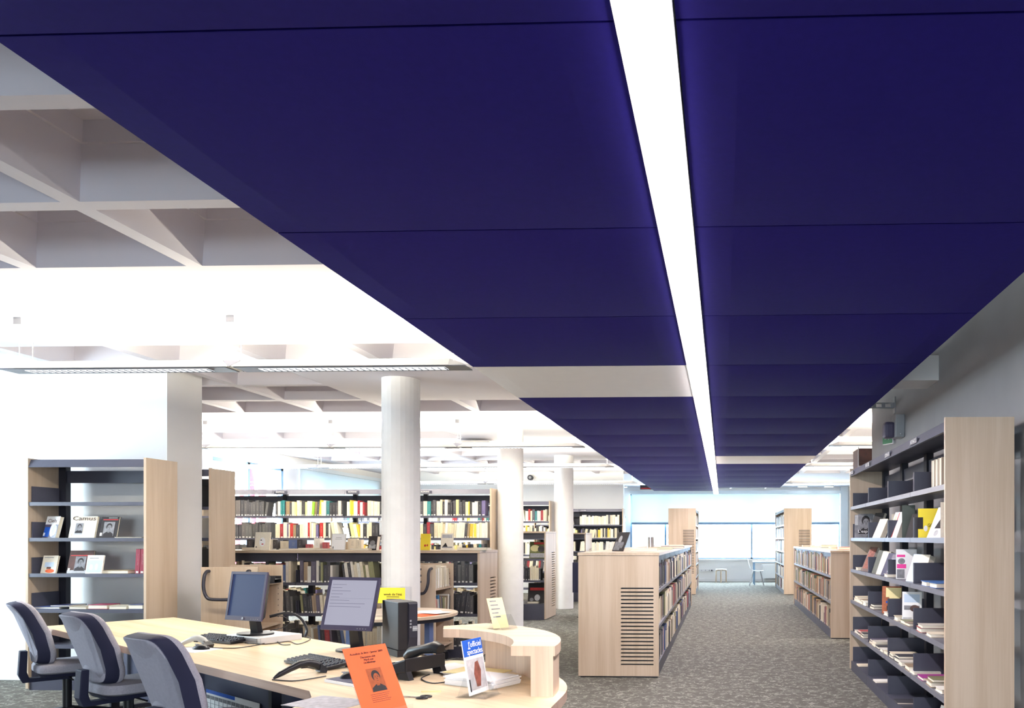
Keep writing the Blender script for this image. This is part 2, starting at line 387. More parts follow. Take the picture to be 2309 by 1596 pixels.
# outside: red steel frame and a house front
rs = thing('steel_frame', 'red steel frame with slanting braces outside the left window', 'steel frame', (-10.6, 17.3, 0))
MB().tube([(0, -.55, 0), (0, .05, 3.6)], .06).build('brace', 'red_paint', rs)
MB().tube([(0, .45, 0), (0, .1, 3.6)], .06).build('brace', 'red_paint', rs)
MB().box(-.06, .06, .55, .68, 0, 3.8).build('post', 'red_paint', rs)
hb = thing('building', 'pale house front with bluish windows across the street', 'building', (-2, 42, 0))
MB().box(-9, 14, 0, 3, 0, 2.4).build('wall', 'facade', hb)
for x in (-3.1, -1.1, .9, 7.0, 8.4, 9.8):
    wv = MB().box(x, x + 1.3, -.05, .05, 1.55, 2.15).build('window', 'white_plastic', hb)
    MB().box(x + .1, x + 1.2, -.08, -.04, 1.6, 2.1).build('pane', 'facade_dark', wv)
# columns: board-marked concrete
for k, (x, y) in enumerate(COLS):
    b = MB(); n = 26; rnd = random.Random(k)
    pts = []
    for q in range(n):
        a = 2 * PI * q / n; r = .197 + (rnd.uniform(-.0035, .0035) if k == 0 else 0); pts.append((r * math.cos(a), r * math.sin(a)))
    b.prism(pts, 0, ZC + .05)
    o = b.build('column', 'column_white', None, (x, y, 0), smooth=(k > 0))
    tag(o, ['round white column with faint vertical board marks, just behind the desk', 'smooth cream white column at the end of the long tall bookcase', 'slim looking white column farthest away, beside the slotted display case'][k], 'column', 'white columns')
tag(MB().box(-.075, .075, -.012, .012, -.05, .05).build('switch_box', 'white_plastic', None, (-3.453 - .197 * .80, 8.4 - .197 * .60, 1.56), rot=(0, PI / 2, -.93)), 'small white switch box fixed on the nearest round column', 'switch')
# ------------------------------------------------------------------ blue suspended ceiling
ZB = EYE + 1.176
cn = thing('panel_ceiling', 'long suspended ceiling of deep blue fabric panels above the aisle', 'suspended ceiling', (0, 11, ZB))
xl = on_z(0, 95, ZB).x; xl = (xl + on_z(1100, 852, ZB).x) / 2
xr = on_z(2309, 615, ZB).x
sl, sr = on_z(1440, 300, ZB).x, on_z(1544, 300, ZB).x
def cushion(x0, x1, y0, y1, sag=.014):
    b = MB(); nx, ny = 10, 12; e = .004
    x0 += e; x1 -= e; y0 += e; y1 -= e
    G = []
    for j in range(ny + 1):
        t = j / ny; row = []
        for i in range(nx + 1):
            s = i / nx; row.append((x0 + (x1 - x0) * s, y0 + (y1 - y0) * t, -sag * (1 - (2 * t - 1) ** 2) * (1 - (2 * s - 1) ** 10)))
        G.append(row)
    for j in range(ny):
        for i in range(nx): b.poly([G[j][i], G[j + 1][i], G[j + 1][i + 1], G[j][i + 1]])
    b.hexa([(x0, y0, .001), (x1, y0, .001), (x1, y1, .001), (x0, y1, .001), (x0, y0, .04), (x1, y0, .04), (x1, y1, .04), (x0, y1, .04)])
    return b.mesh('panel', 'blue_fabric', smooth=True)
meL, meR = cushion(xl, sl, 0, 1.2), cushion(sr, xr, 0, 1.2)
meLw, meRw = meL.copy(), meR.copy()
for q in (meLw, meRw): q.materials[0] = MATS['white_panel']
for k in range(-4, 16):
    y = 3.0 + 1.2 * (k - 1)
    if y < 20.9 - 1.1:
        o = link('panel', meLw if abs(y - 5.4) < .1 else meL, cn, (0, y - 11, 0))
        if abs(y - 5.4) < .1: part_label(o, 'white panel set among the blue ones, left of the light strip')
    if y < 19.7 - 1.1:
        o = link('panel', meRw if abs(y - 11.4) < .1 else meR, cn, (0, y - 11, 0))
        if abs(y - 11.4) < .1: part_label(o, 'white panel set among the blue ones, right of the light strip')
MB().box(sl, sr, -14, 9.8, .07, .11).build('back_tray', 'white_panel', cn)
for x in (xl + .3, sl - .3, sr + .3, xr - .3):
    MB().box(x - .02, x + .02, -13, 8.5, .04, .08).build('carrier_rail', 'grey_plastic', cn)
for y in (-8, -4, 0, 4, 8):
    for x in (xl + .3, xr - .3): MB().tube([(x, y, .07), (x, y, ZC - ZB)], .004, 6).build('hanger_rod', 'grey_plastic', cn)
ls = thing('light_strip', 'continuous glowing light strip along the middle of the blue ceiling', 'light', ((sl + sr) / 2, 11, ZB))
hw = (sr - sl) / 2
MB().box(-hw, -hw + .012, -14, 9.8, -.012, .07).build('side_rail', 'white_panel', ls)
MB().box(hw - .012, hw, -14, 9.8, -.012, .07).build('side_rail', 'white_panel', ls)
y = -14
while y < 9.7:
    y2 = min(y + 1.5, 9.8); MB().box(-hw + .014, hw - .014, y + .003, y2 - .003, -.025, .05).build('diffuser', 'tube_glow', ls); y = y2
for k in range(8):
    l = bpy.data.lights.new('strip_lamp', 'AREA'); l.shape = 'RECTANGLE'; l.size = .10; l.size_y = 2.9; l.energy = STRIP_W; l.color = STRIP_C
    o = bpy.data.objects.new('strip_lamp', l); C.objects.link(o); o.parent = ls; o.location = (0, -12.6 + 3.0 * k, -.03)
# ------------------------------------------------------------------ pendant lamps
UNIT = 1.845
def pendant(x_end, n, y, side, label, z=2.755, group='pendant lamps'):
    """n luminaires in line; side=-1 runs to the left from x_end, +1 to the right"""
    t = thing('pendant_lamp', label, 'lamp', (x_end, y, z), 0 if side > 0 else PI, group)
    L = n * UNIT; W, Hh = .095, .055          # half width, height (local x runs along)
    prof = lambda w, z: (w, z)
    for k in range(n):
        a, c = k * UNIT, (k + 1) * UNIT
        a2 = a + (.16 if k == 0 else .012); c2 = c - (.16 if k == n - 1 else .012)
        b = MB()
        # body: wide at the underside, narrower on top, mitred at the free ends
        lo = lambda x: [(x, -W, 0), (x, W, 0), (x, W * .55, Hh), (x, -W * .55, Hh)]
        R = [lo(a2), lo(c2)]
        b.loft(R)
        b.build('housing', 'lamp_white', t)
        if k == 0: MB().loft([[(a, -.01, 0), (a, .01, 0), (a, .008, .004), (a, -.008, .004)], lo(a2)]).build('end_cap', 'lamp_white', t)
        if k == n - 1: MB().loft([lo(c2), [(c, -.01, 0), (c, .01, 0), (c, .008, .004), (c, -.008, .004)]]).build('end_cap', 'lamp_white', t)
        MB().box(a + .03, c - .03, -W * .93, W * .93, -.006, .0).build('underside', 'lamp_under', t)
        g = MB().box(a + .2, c - .2, -.045, .045, -.009, -.006).build('louvre', 'louvre_glow', t)
        m_ = MB(); q = a + .2
        while q < c - .2: m_.box(q, q + .006, -.045, .045, -.014, -.008); q += .05
        m_.build('louvre_blades', 'lamp_under', t)['kind'] = 'stuff'
        MB().box(a2 + .05, c2 - .05, -W * .45, W * .45, Hh, Hh + .006).build('uplight', 'uplight_glow', t)
        l = bpy.data.lights.new('uplight_lamp', 'AREA'); l.shape = 'RECTANGLE'; l.size = UNIT - .2; l.size_y = .08; l.energy = LAMP_W; l.color = LAMP_C
        o = bpy.data.objects.new('uplight_lamp', l); C.objects.link(o); o.parent = t; o.location = ((a + c) / 2, 0, Hh + .012); o.rotation_euler = (PI, 0, 0)
        l = bpy.data.lights.new('downlight_lamp', 'AREA'); l.shape = 'RECTANGLE'; l.size = UNIT - .5; l.size_y = .08; l.energy = LAMP_W * .22; l.color = LAMP_C
        o = bpy.data.objects.new('downlight_lamp', l); C.objects.link(o); o.parent = t; o.location = ((a + c) / 2, 0, -.02)
        if k:
            for s in (-1, 1):
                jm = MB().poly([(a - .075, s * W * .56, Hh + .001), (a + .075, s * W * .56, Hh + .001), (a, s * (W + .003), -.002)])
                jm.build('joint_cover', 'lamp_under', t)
    for k in range(n + 1):
        x = k * UNIT + (.17 if k == 0 else -.17 if k == n else 0)
        an = MB().box(x - .032, x + .032, -.08, .08, ZC - z - .055, ZC - z).build('ceiling_anchor', 'grey_plastic', t)
        for dy in (-.06, .06):
            MB().tube([(x, dy, Hh), (x, dy, ZC - z - .05)], .0014, 5).build('wire', 'lamp_white', t)
ROWS = [6.0, 11.3, 14.5, 18.9]
pendant(-1.91, 2, ROWS[0], -1, 'nearest pendant lamp, long white bar hung left of the blue ceiling')
pendant(-1.95, 4, ROWS[1], -1, 'second pendant lamp row from the front, left of the blue ceiling')
pendant(-1.96, 4, ROWS[2], -1, 'third pendant lamp row from the front, left of the blue ceiling')
pendant(-2.0, 3, ROWS[3], -1, 'farthest pendant lamp row, in front of the cream back wall')
pendant(1.47, 3, ROWS[1], 1, 'pendant lamp row right of the blue ceiling, nearest beyond the grey wall')
pendant(1.45, 3, ROWS[2], 1, 'middle pendant lamp row right of the blue ceiling')
pendant(1.45, 3, ROWS[3], 1, 'farthest pendant lamp row right of the blue ceiling')
# flush round downlights by the far window, speaker, exit box, small duct
for k, (u, v) in enumerate(((1797, 1104), (1864, 1098), (1411, 1100))):
    p = on_z(u, v, ZC); t = thing('ceiling_light', ['larger round flush ceiling light near the far window, right', 'smaller round flush ceiling light at the right above the far window', 'flush ceiling light left above the far window bay'][k], 'light', (p.x, min(p.y, 26), ZC), 0, 'flush ceiling lights')
    MB().cyl((0, 0), .17, -.03, 0, 24).build('rim', 'lamp_white', t); MB().cyl((0, 0), .14, -.036, -.03, 24).build('diffuser', 'downlight_glow', t)
p = on_y(1197, 1077, YM)
t = thing('wall_speaker', 'small round dark grey device high on the cream back wall', 'speaker', (p.x, YM, p.z))
MB().cyl((0, 0), .07, 0, .10, 20).build('body', 'dark_slate', t, rot=(PI / 2, 0, 0)); MB().cyl((0, 0), .035, .10, .108, 16).build('lens', 'grey_plastic', t, rot=(PI / 2, 0, 0))
p = on_z(1350, 1040, ZC)
t = thing('ceiling_projector', 'flat white device fixed under the ceiling between the columns', 'device', (on_y(1095, 1037, 14.2).x, 13.6, ZC))
MB().box(-.3, .3, -.2, .2, -.1, -.03).build('body', 'white_plastic', t, bevel=.01); MB().box(-.04, .04, -.04, .04, -.03, 0).build('mount', 'grey_plastic', t)
# right wall details
p = on_x(2117, 826, 1.9)
tag(MB().box(-1.5, 0, 0, .40, -.11, .11).build('air_duct', 'white_paint', None, (1.9, p.y, 2.95)), 'white boxed duct running from the grey wall above the blue ceiling', 'duct')
p = on_x(2018, 914, 1.9)
t = thing('wall_bracket', 'slotted grey metal bracket on the right wall below the duct', 'bracket', (1.9, p.y, p.z))
b = MB().box(-.55, 0, -.02, .02, .02, .03).box(-.55, 0, -.02, .02, -.03, -.02)
for k in range(6): b.box(-.55 + k * .1, -.51 + k * .1, -.02, .02, -.02, .02)
b.build('slotted_arm', 'grey_plastic', t); MB().box(-.012, 0, -.05, .05, -.09, .09).build('wall_plate', 'grey_plastic', t)
p = on_x(2036, 962, 1.9)
t = thing('emergency_light', 'grey emergency light box on the right wall above the shelves', 'emergency light', (1.9, p.y, p.z))
MB().box(-.10, 0, -.10, .10, -.12, .12).build('housing', 'grey_plastic', t, bevel=.012)
MB().box(-.20, -.09, -.05, .10, -.12, .05).build('lamp_head', 'bezel', t, bevel=.03)
MB().cyl((0, 0), .008, 0, .012, 10).build('screw', 'chrome', t, (-.05, -.10, -.09), rot=(PI / 2, 0, 0))
p = on_x(2008, 972, 1.74)
t = thing('exit_sign', 'small green and white exit sign beside the emergency light', 'sign', (1.9, p.y + .50, p.z + .0), math.radians(-62))
MB().box(-.20, -.02, -.02, .02, -.07, .07).build('housing', 'white_plastic', t, bevel=.01)
MB().box(-.02, .02, -.012, .012, -.02, .02).build('wall_arm', 'white_plastic', t)
MB().box(-.19, -.03, -.024, -.02, -.06, .06).build('sign_face', 'green_sign', t)
b = MB().prism([(-.09, -.02), (-.06, 0), (-.09, .02), (-.09, .008), (-.15, .008), (-.15, -.008), (-.09, -.008)], -.027, -.0245, axis='y')
b.build('arrow', 'paper', t)
t = thing('tall_cabinet', 'dark brown cabinet with a pale edge behind the right wall', 'cabinet', (1.78, 10.6, 0))
MB().box(.02, 1.0, 0, .45, .05, 2.64).build('body', 'brown_wood', t); MB().box(.01, .02, -.01, .0, 0, 2.66).build('edge_strip', 'white_plastic', t)
MB().box(.02, 1.0, -.015, 0, 2.45, 2.6).build('cornice', 'brown_wood', t); MB().box(.02, 1.0, -.012, 0, 2.38, 2.41).build('moulding', 'pages', t)
# ================================================================== BOOKCASES
LV = [.10, .43, .77, 1.11, 1.45, 1.79]            # tall steel shelving
LOWV = [.13, .53, .905]
PT = .025
def slotted_panel(y0, y1, z0, z1, slots=None):
    """upright board in the y-z plane; slots = (ya, yb, za, zb, n) cuts n level slots right through"""
    b = MB()
    if not slots: return b.box(0, PT, y0, y1, z0, z1)
    ya, yb, za, zb, n = slots
    b.box(0, PT, y0, ya, z0, z1); b.box(0, PT, yb, y1, z0, z1); b.box(0, PT, ya, yb, z0, za); b.box(0, PT, ya, yb, zb, z1)
    p = (zb - za) / n; h = p * .38
    for k in range(n):
        b.box(0, PT, ya, yb, za + k * p + h, za + (k + 1) * p)
    return b
def bookcase(name, label, loc, rz, nb, bay, depth, H, levels, double=False, low=False, slots=None, signs=None, plates=True, back=False, ends=(True, True), wide=0.0, lip='slate_lit', group=None, shade_sheet=True):
    """local frame: x along the case, y from front (0) to back (depth); spines look to -y"""
    t = thing(name, label, 'bookcase', loc, rz, group); L = nb * bay
    top = H - (.035 if low else 0)
    for e, x in ((0, -PT), (1, L)):
        if ends[e]:
            o = slotted_panel(0, depth, .015, top + (0 if low else .012), slots).build('end_panel', 'maple', t, (x, 0, 0))
    if low: MB().box(-PT - .005, L + PT + .005, -.006, depth + .006, top + .004, H).build('top_board', 'maple_x', t)
    if low: MB().box(-PT + .006, L + PT - .006, .006, depth - .006, top - .004, top + .004).build('gap_shade_strip', 'dark_slate', t)  # dark filler strip stands in for the shade in the joint under the top
    if slots and shade_sheet: MB().box(.004, .01, slots[0] - .01, slots[1] + .01, slots[2] - .02, slots[3] + .02).build('slot_shade_sheet', 'dark_slate', t); MB().box(L - .01, L - .004, slots[0] - .01, slots[1] + .01, slots[2] - .02, slots[3] + .02).build('slot_shade_sheet', 'dark_slate', t)  # dark sheets added behind the slots, painting in the shade inside the case
    yc = depth / 2 if double else depth - .05
    uw = .048 if plates and not low else .03; up = MB().box(-uw, uw, yc - .03, yc + .03, .02, top - .01).mesh('upright', 'dark_slate')
    for k in range(nb + 1): link('upright', up, t, (min(max(k * bay, .025), L - .025), 0, 0))
    d1 = depth - .02 if double else depth - .08
    sh = MB().box(.004, bay - .004, .015, d1, -.02, 0).box(.004, bay - .004, .005, .017, -.032, .003).mesh('shelf', [lip])
    bs = MB().box(.002, bay - .002, .012, d1, 0, levels[0]).mesh('base', 'slate')
    pm = MB().box(-.004, .004, .03, d1 - .01 if not double else yc - .04, 0, .155).mesh('side_plate', 'slate')
    for k in range(nb):
        link('base_plinth', bs, t, (k * bay, 0, 0))
        for z in levels[1:]: link('shelf', sh, t, (k * bay, 0, z))
        if plates:
            for z in levels:
                link('side_plate', pm, t, (k * bay + .012, 0, z)); link('side_plate', pm, t, ((k + 1) * bay - .012, 0, z))
        if not low:
            hd = MB().hexa([(.002, .0, H - .075), (bay - .002, .0, H - .075), (bay - .002, .02, H - .075), (.002, .02, H - .075), (.002, .03, H), (bay - .002, .03, H), (bay - .002, .05, H), (.002, .05, H)])
            hd.build('header', lip, t, (k * bay, 0, 0))
            MB().box(.002, bay - .002, .045, depth - .02, H - .02, H - .005).build('canopy', 'slate', t, (k * bay, 0, 0))
            MB().box(.03, bay - .03, yc - .012, yc + .012, H - .2, H - .08).build('back_rail', 'slate', t, (k * bay, 0, 0))
        if low:
            MB().box(.01, bay - .01, .03, .045, top - .1, top - .004).build('top_rail', 'dark_slate', t, (k * bay, 0, 0))
        if back: MB().box(.002, bay - .002, depth - .018, depth - .01, levels[0], top - .02).build('back_sheet', 'slate', t, (k * bay, 0, 0))
    if signs:
        for k, s in signs:
            x = k * bay + .13; pl = MB().box(x - .10, x + .10, -.004, .002, H - .06, H - .022).build('sign_plate', 'slate', t)
            text(s, .032, 'paper', pl, TM(x, -.0052, H - .042), 'sign_lettering')
    return t
# ---- book collector: every book is a record; the 300 that show largest become things, the rest one stuff object
BK = []
PAL = {
 'novel': [((.74, .66, .48), 6), ((.82, .78, .66), 4), ((.78, .74, .70), 2), ((.02, .02, .025), 3), ((.05, .05, .06), 2), ((.26, .015, .025), 1), ((.40, .02, .02), .6), ((.02, .16, .17), .7), ((.80, .55, .06), .8), ((.12, .10, .22), .6), ((.25, .18, .10), .6), ((.82, .74, .30), .8)],
 'dark': [((.075, .075, .08), 5), ((.10, .10, .10), 3), ((.05, .05, .06), 3), ((.13, .12, .12), 2)],
 'mixed': [((.70, .62, .48), 4), ((.62, .58, .52), 2), ((.04, .04, .05), 4), ((.09, .08, .12), 2), ((.30, .22, .15), 2), ((.35, .05, .06), 1), ((.08, .12, .25), 1), ((.20, .20, .10), 1), ((.8, .78, .72), 2)],
 'arts': [((.36, .26, .17), 3), ((.48, .40, .28), 3), ((.07, .06, .06), 4), ((.20, .22, .10), 2), ((.42, .14, .10), 2), ((.30, .18, .12), 2), ((.62, .55, .44), 2), ((.15, .10, .14), 1), ((.10, .14, .12), 1), ((.55, .35, .15), 1)],
 'pale': [((.82, .76, .62), 6), ((.80, .78, .74), 4), ((.70, .62, .48), 2), ((.05, .05, .06), 1)],
}
CN = [((.74, .66, .48), 'cream'), ((.82, .78, .7), 'off-white'), ((.03, .03, .035), 'black'), ((.09, .09, .10), 'charcoal'), ((.45, .03, .03), 'red'), ((.02, .16, .17), 'teal'), ((.8, .55, .06), 'orange yellow'), ((.12, .10, .22), 'dark violet'), ((.28, .2, .12), 'brown'), ((.82, .74, .30), 'pale yellow'), ((.08, .12, .3), 'navy blue'), ((.5, .42, .3), 'tan'), ((.2, .21, .1), 'olive'), ((.62, .57, .5), 'beige'), ((.42, .14, .10), 'rust red'), ((.2, .55, .03), 'bright green'), ((.3, .35, .45), 'grey blue')]
def cname(c): return min(CN, key=lambda q: sum((a - b) ** 2 for a, b in zip(q[0], c)))[1]
def ordn(n): return '%d%s' % (n, 'th' if 10 <= n % 100 <= 20 else {1: 'st', 2: 'nd', 3: 'rd'}.get(n % 10, 'th'))
def pick(R, pal):
    P = PAL[pal]; x = R.uniform(0, sum(q[1] for q in P))
    for c, q in P:
        x -= q
        if x <= 0: break
    k = R.uniform(.82, 1.12); return tuple(min(.9, a * k) for a in c)
def row(M, length, where, seed, pal='mixed', th=.042, hr=(.20, .26), d=.17, weight=1.0, lean=.25, gap=.04, force=None, start=0.0, group=None, setback=.012, side='left'):
    """books standing on a shelf; M places the shelf's front left corner (x along, y inwards)"""
    R = random.Random(seed); x = start + .01; n = 0; ln = 0.0; run = 0
    while x < length - .03:
        if run <= 0:
            run = R.randint(4, 11); ln = (R.choice((-1, 1)) * R.uniform(.05, .20)) if R.random() < lean else 0.0
            if R.random() < gap: x += R.uniform(.04, .16)
            if ln < 0: x += .24 * math.sin(-ln)
        run -= 1; n += 1
        t = th * R.uniform(.5, 1.45); h = R.uniform(*hr); c = pick(R, pal); dd = d * R.uniform(.85, 1.05)
        if force and n in force: c = force[n]
        if x + t + h * math.sin(abs(ln)) > length - .008: break
        sb = setback + R.uniform(0, .02)
        T = M @ Matrix.Translation((x + (t / math.cos(ln) if ln > 0 else 0), sb, .001)) @ Matrix.Rotation(ln, 4, 'Y') @ Matrix.Translation((-t if ln > 0 else 0, 0, 0))
        w_ = T @ Vector((t / 2, 0, h / 2)); D = Vector((w_.x, w_.y, w_.z - EYE)); dist = D.length
        nrm = (T.to_3x3() @ Vector((0, -1, 0))).normalized(); vis = max(.03, -nrm.dot(D) / dist)
        BK.append(dict(T=T, dim=(t, dd, h), c=c, s=weight * t * h * vis / dist ** 2, n=n, where=where, group=group or 'books on the ' + where.split(' on ')[-1] if False else (group or 'shelved books'), side=side))
        x += t / math.cos(ln) + R.uniform(.0, .003)
def shelfM(case, x, z, flip=None):
    return Matrix.Translation(case.location) @ Matrix.Rotation(case.rotation_euler.z, 4, 'Z') @ Matrix.Translation((x, 0, z))
def flat_pile(M, n, where, seed, label):
    pass
# 1 display case on the left, in front of the wall block
bc1 = bookcase('bookcase', 'narrow dark steel display bookcase with maple ends, leftmost, against the white wall', (-6.615, 7.33, 0), 0, 1, 1.13, .43, 2.2, LV, lip='slate')
# 2 its neighbour behind the wall block
bc2 = bookcase('bookcase', 'tall maple-ended bookcase half hidden behind the square white pillar', (-6.70, 8.45, 0), 0, 1, 1.105, .43, 2.2, LV, lip='slate')
# 3 long novels case
bc3 = bookcase('bookcase', 'long tall novels bookcase running left from the second column', (-8.075, 12.0, 0), 0, 4, 1.13, .43, 2.2, LV, signs=[(1, 'ROMANS'), (2, 'ROMANS'), (3, 'ROMANS')], plates=False, lip='slate')
# 4 low case in front of it
SL4 = (.44, .68, .14, .98, 20)
bc4 = bookcase('bookcase', 'long low maple-topped bookcase behind the desk, in front of the novels', (-7.445, 9.5, 0), 0, 4, 1.12, .76, 1.30, LOWV, double=True, low=True, slots=SL4, lip='slate')
# 5 front low case along the aisle (turned so that its right side looks to the aisle)
SL5 = (.10, .40, .13, .96, 21)
SL5 = (.055, .395, .13, .96, 21)
bc5 = bookcase('bookcase', 'low maple bookcase with slotted end, left side of the aisle', (-.665, 8.245, 0), PI / 2, 8, 1.08, .84, 1.30, LOWV, double=True, low=True, slots=SL5)
# 6, 7 far tall cases
SL6 = (.045, .33, .55, 1.68, 28)
bc6 = bookcase('bookcase', 'far tall maple bookcase with slotted end, left of the window aisle', (-.69, 20.3, 0), PI / 2, 2, 1.1, .71, 2.2, LV, double=True, slots=SL6, plates=False)
SL7 = (.38, .665, .55, 1.68, 28)
bc7 = bookcase('bookcase', 'far tall maple bookcase with slotted end, right of the window aisle', (1.56, 23.7, 0), -PI / 2, 3, 1.1, .71, 2.2, LV, double=True, slots=SL7, plates=False)
# 8 right low case
bc8 = bookcase('bookcase', 'low maple bookcase with plain end, right side of the aisle', (1.55, 17.41, 0), -PI / 2, 6, .985, .84, 1.27, LOWV, double=True, low=True)
# 9 right wall shelving
bc9 = bookcase('bookcase', 'tall steel wall shelving with wide maple end at the right edge', (1.40, 8.80, 0), -PI / 2, 4, .93, .43, 2.2, LV, signs=[(0, 'ACTUALITÉ'), (1, 'ACTUALITÉ'), (2, 'ACTUALITÉ'), (3, 'ACTUALITÉ')])
# 10 tall case behind the novels
bc10 = bookcase('bookcase', 'tall bookcase seen between the second and third columns', (-8.065, 16.06, 0), 0, 4, 1.13, .43, 2.2, LV, plates=False, lip='slate')
# 11, 12 slotted display cases
SL11 = (.50, .76, .20, 1.22, 24)
bc11 = bookcase('display_case', 'slotted maple display case between the second and third columns', (-4.255, 13.93, 0), 0, 1, 1.10, .86, 1.57, [.28, .70, 1.08], double=True, low=True, slots=SL11, plates=False, lip='slate')
bc12 = bookcase('display_case', 'smaller looking slotted display case half behind the low aisle bookcase', (-4.25, 18.0, 0), 0, 1, 1.10, .86, 1.57, [.28, .70, 1.08], double=True, low=True, slots=SL11, plates=False, lip='slate')
# 13 wall case
bc13 = bookcase('bookcase', 'tall dark bookcase against the cream back wall beside the window bay', (-4.84, 20.28, 0), 0, 2, 1.13, .43, 2.2, LV, signs=[(1, 'POLICIERS')], plates=False, back=True, lip='slate')
# ---- fill them
GREEN, TEAL, RED = (.22, .58, .03), (.02, .17, .18), (.55, .03, .03)
def case_rows(case, nb, bay, levels, where, seed, **k):
    for j, z in enumerate(levels):
        for i in range(nb):
            kk = dict(k); kk.update({q[1:]: v for q, v in k.items() if q.startswith('_')}); kk = {q: v for q, v in kk.items() if not q.startswith('_')}
            row(shelfM(case, i * bay + .025, z), bay - .05, where(i, j), seed + i * 17 + j * 131, **kk)
G3 = 'books in the long novels bookcase'
top3 = {0: 'top', 1: 'second', 2: 'third'}
for j, z in enumerate((1.79, 1.45, 1.11)):
    for i in range(4):
        nm = '%s shelf, %s bay, long tall novels bookcase' % (top3[j], ('leftmost', 'second', 'third', 'rightmost')[i])
        pal = 'dark' if i == 0 else 'novel'
        fo = {1: {3: TEAL, 4: TEAL, 17: GREEN}, 2: {}, 3: {}}.get(i) if j == 0 else None
        row(shelfM(bc3, i * 1.13 + .025, z), 1.08, nm, 300 + i * 7 + j * 50, pal=pal, th=.040, hr=(.205, .25), lean=.3, weight=1.0 if j < 2 else .35, force=fo, group=G3)
        if j == 0 and i == 1: pass
for j, z in enumerate((.77, .43)):
    for i in range(4): row(shelfM(bc3, i * 1.13 + .025, z), 1.08, '', 330 + i * 7 + j * 50, pal='novel', th=.042, weight=.01)
G4 = 'books in the low bookcase behind the desk'
for j, z in enumerate(LOWV[::-1]):
    for i in range(4):
        nm = '%s shelf, %s bay, low bookcase behind desk' % (('top', 'middle', 'bottom')[j], ('leftmost', 'second', 'third', 'rightmost')[i])
        row(shelfM(bc4, i * 1.12 + .025, z), 1.07, nm, 400 + i * 7 + j * 50, pal='dark' if i == 3 or i == 1 and j != 0 else 'mixed', th=.042, hr=(.20, .27), lean=.25, gap=.12, weight=(.25, .5, .9, .8)[i] * (1, .6, .25)[j], group=G4)
        row(Matrix.Translation((0, .60, 0)) @ shelfM(bc4, i * 1.12 + .025, z), 1.07, '', 470 + i * 7 + j * 50, pal='pale', th=.05, hr=(.19, .25), d=.12, weight=.01)
G5, G8 = 'books in the low bookcase left of the aisle', 'books in the low bookcase right of the aisle'
for j, z in enumerate(LOWV[::-1]):
    for i in range(8):
        nm = '%s shelf, %s bay from slotted end, left aisle bookcase' % (('top', 'middle', 'bottom')[j], ordn(i + 1))
        row(shelfM(bc5, i * 1.08 + .02, z), 1.04, nm, 500 + i * 7 + j * 50, pal='mixed', th=.040, hr=(.20, .30), d=.19, lean=.12, gap=.1, group=G5, setback=.0 if i else .02)
    for i in range(6):
        nm = '%s shelf, %s bay from window end, right aisle bookcase' % (('top', 'middle', 'bottom')[j], ordn(i + 1))
        row(shelfM(bc8, i * .985 + .02, z), .945, nm, 600 + i * 7 + j * 50, pal='arts', th=.042, hr=(.22, .31), d=.2, lean=.15, gap=.08, group=G8)
for j, z in enumerate(LV):
    for i in range(2): row(shelfM(bc6, i * 1.1 + .02, z), 1.05, '%s shelf, %s bay, far tall bookcase left of window' % (ordn(6 - j), ordn(i + 1)), 700 + i * 7 + j * 50, pal='mixed', weight=.4)
    for i in range(3): row(shelfM(bc7, i * 1.1 + .02, z), 1.05, '%s shelf, %s bay, far tall bookcase right of window' % (ordn(6 - j), ordn(i + 1)), 760 + i * 7 + j * 50, pal='mixed', th=.045, hr=(.22, .29), weight=.4)
    if j > 1:
        for i in range(4): row(shelfM(bc10, i * 1.13 + .02, z), 1.08, '%s shelf, %s bay, tall bookcase between columns' % (ordn(6 - j), ordn(i + 1)), 800 + i * 7 + j * 50, pal='novel' if (i + j) % 3 else 'pale', weight=.9 if i == 3 and j > 3 else .01, group='books in the bookcase between the columns')
for j, z in enumerate(LV[2:]):
    for i in range(2): row(shelfM(bc13, i * 1.13 + .02, z), 1.08, '%s shelf, %s bay, dark bookcase on cream back wall' % (('fourth', 'third', 'second', 'top')[j], ('left', 'right')[i]), 860 + i * 7 + j * 50, pal='pale' if j % 2 else 'novel', th=.045, weight=.8, group='books in the back wall bookcase')
    row(shelfM(bc2, .55, z), .5, '%s shelf, bookcase behind square white pillar' % ('fourth', 'third', 'second', 'top')[j], 900 + j * 50, pal='dark' if j != 2 else 'pale', lean=.4, weight=.5, group='books in the bookcase behind the pillar')
row(shelfM(bc11, .03, .70), 1.04, 'middle shelf, nearer slotted display case', 950, pal='novel', th=.045, weight=.9, group='books in the slotted display case')
row(shelfM(bc12, .03, .70), 1.04, 'middle shelf, farther slotted display case', 951, pal='dark', th=.045, weight=.2)
def unit_book():
    b = MB(); t = .10
    b.box(0, 1, 0, .02, 0, 1, 0)             # spine
    b.box(0, t, .02, 1, 0, 1, 0); b.box(1 - t, 1, .02, 1, 0, 1, 0)
    b.box(t, 1 - t, .02, .97, .012, .985, 1)
    return b
def spine_uv(me, vmap=None):
    uv = me.uv_layers.new(name='UVMap')
    for p in me.polygons:
        for li in p.loop_indices:
            v = me.vertices[me.loops[li].vertex_index].co
            uv.data[li].uv = (v.x, v.z) if p.normal.y < -.9 and p.center.y < .01 else (0, 0)
UB = unit_book(); UBM = UB.mesh('book', ['book_cover', 'pages']); spine_uv(UBM)
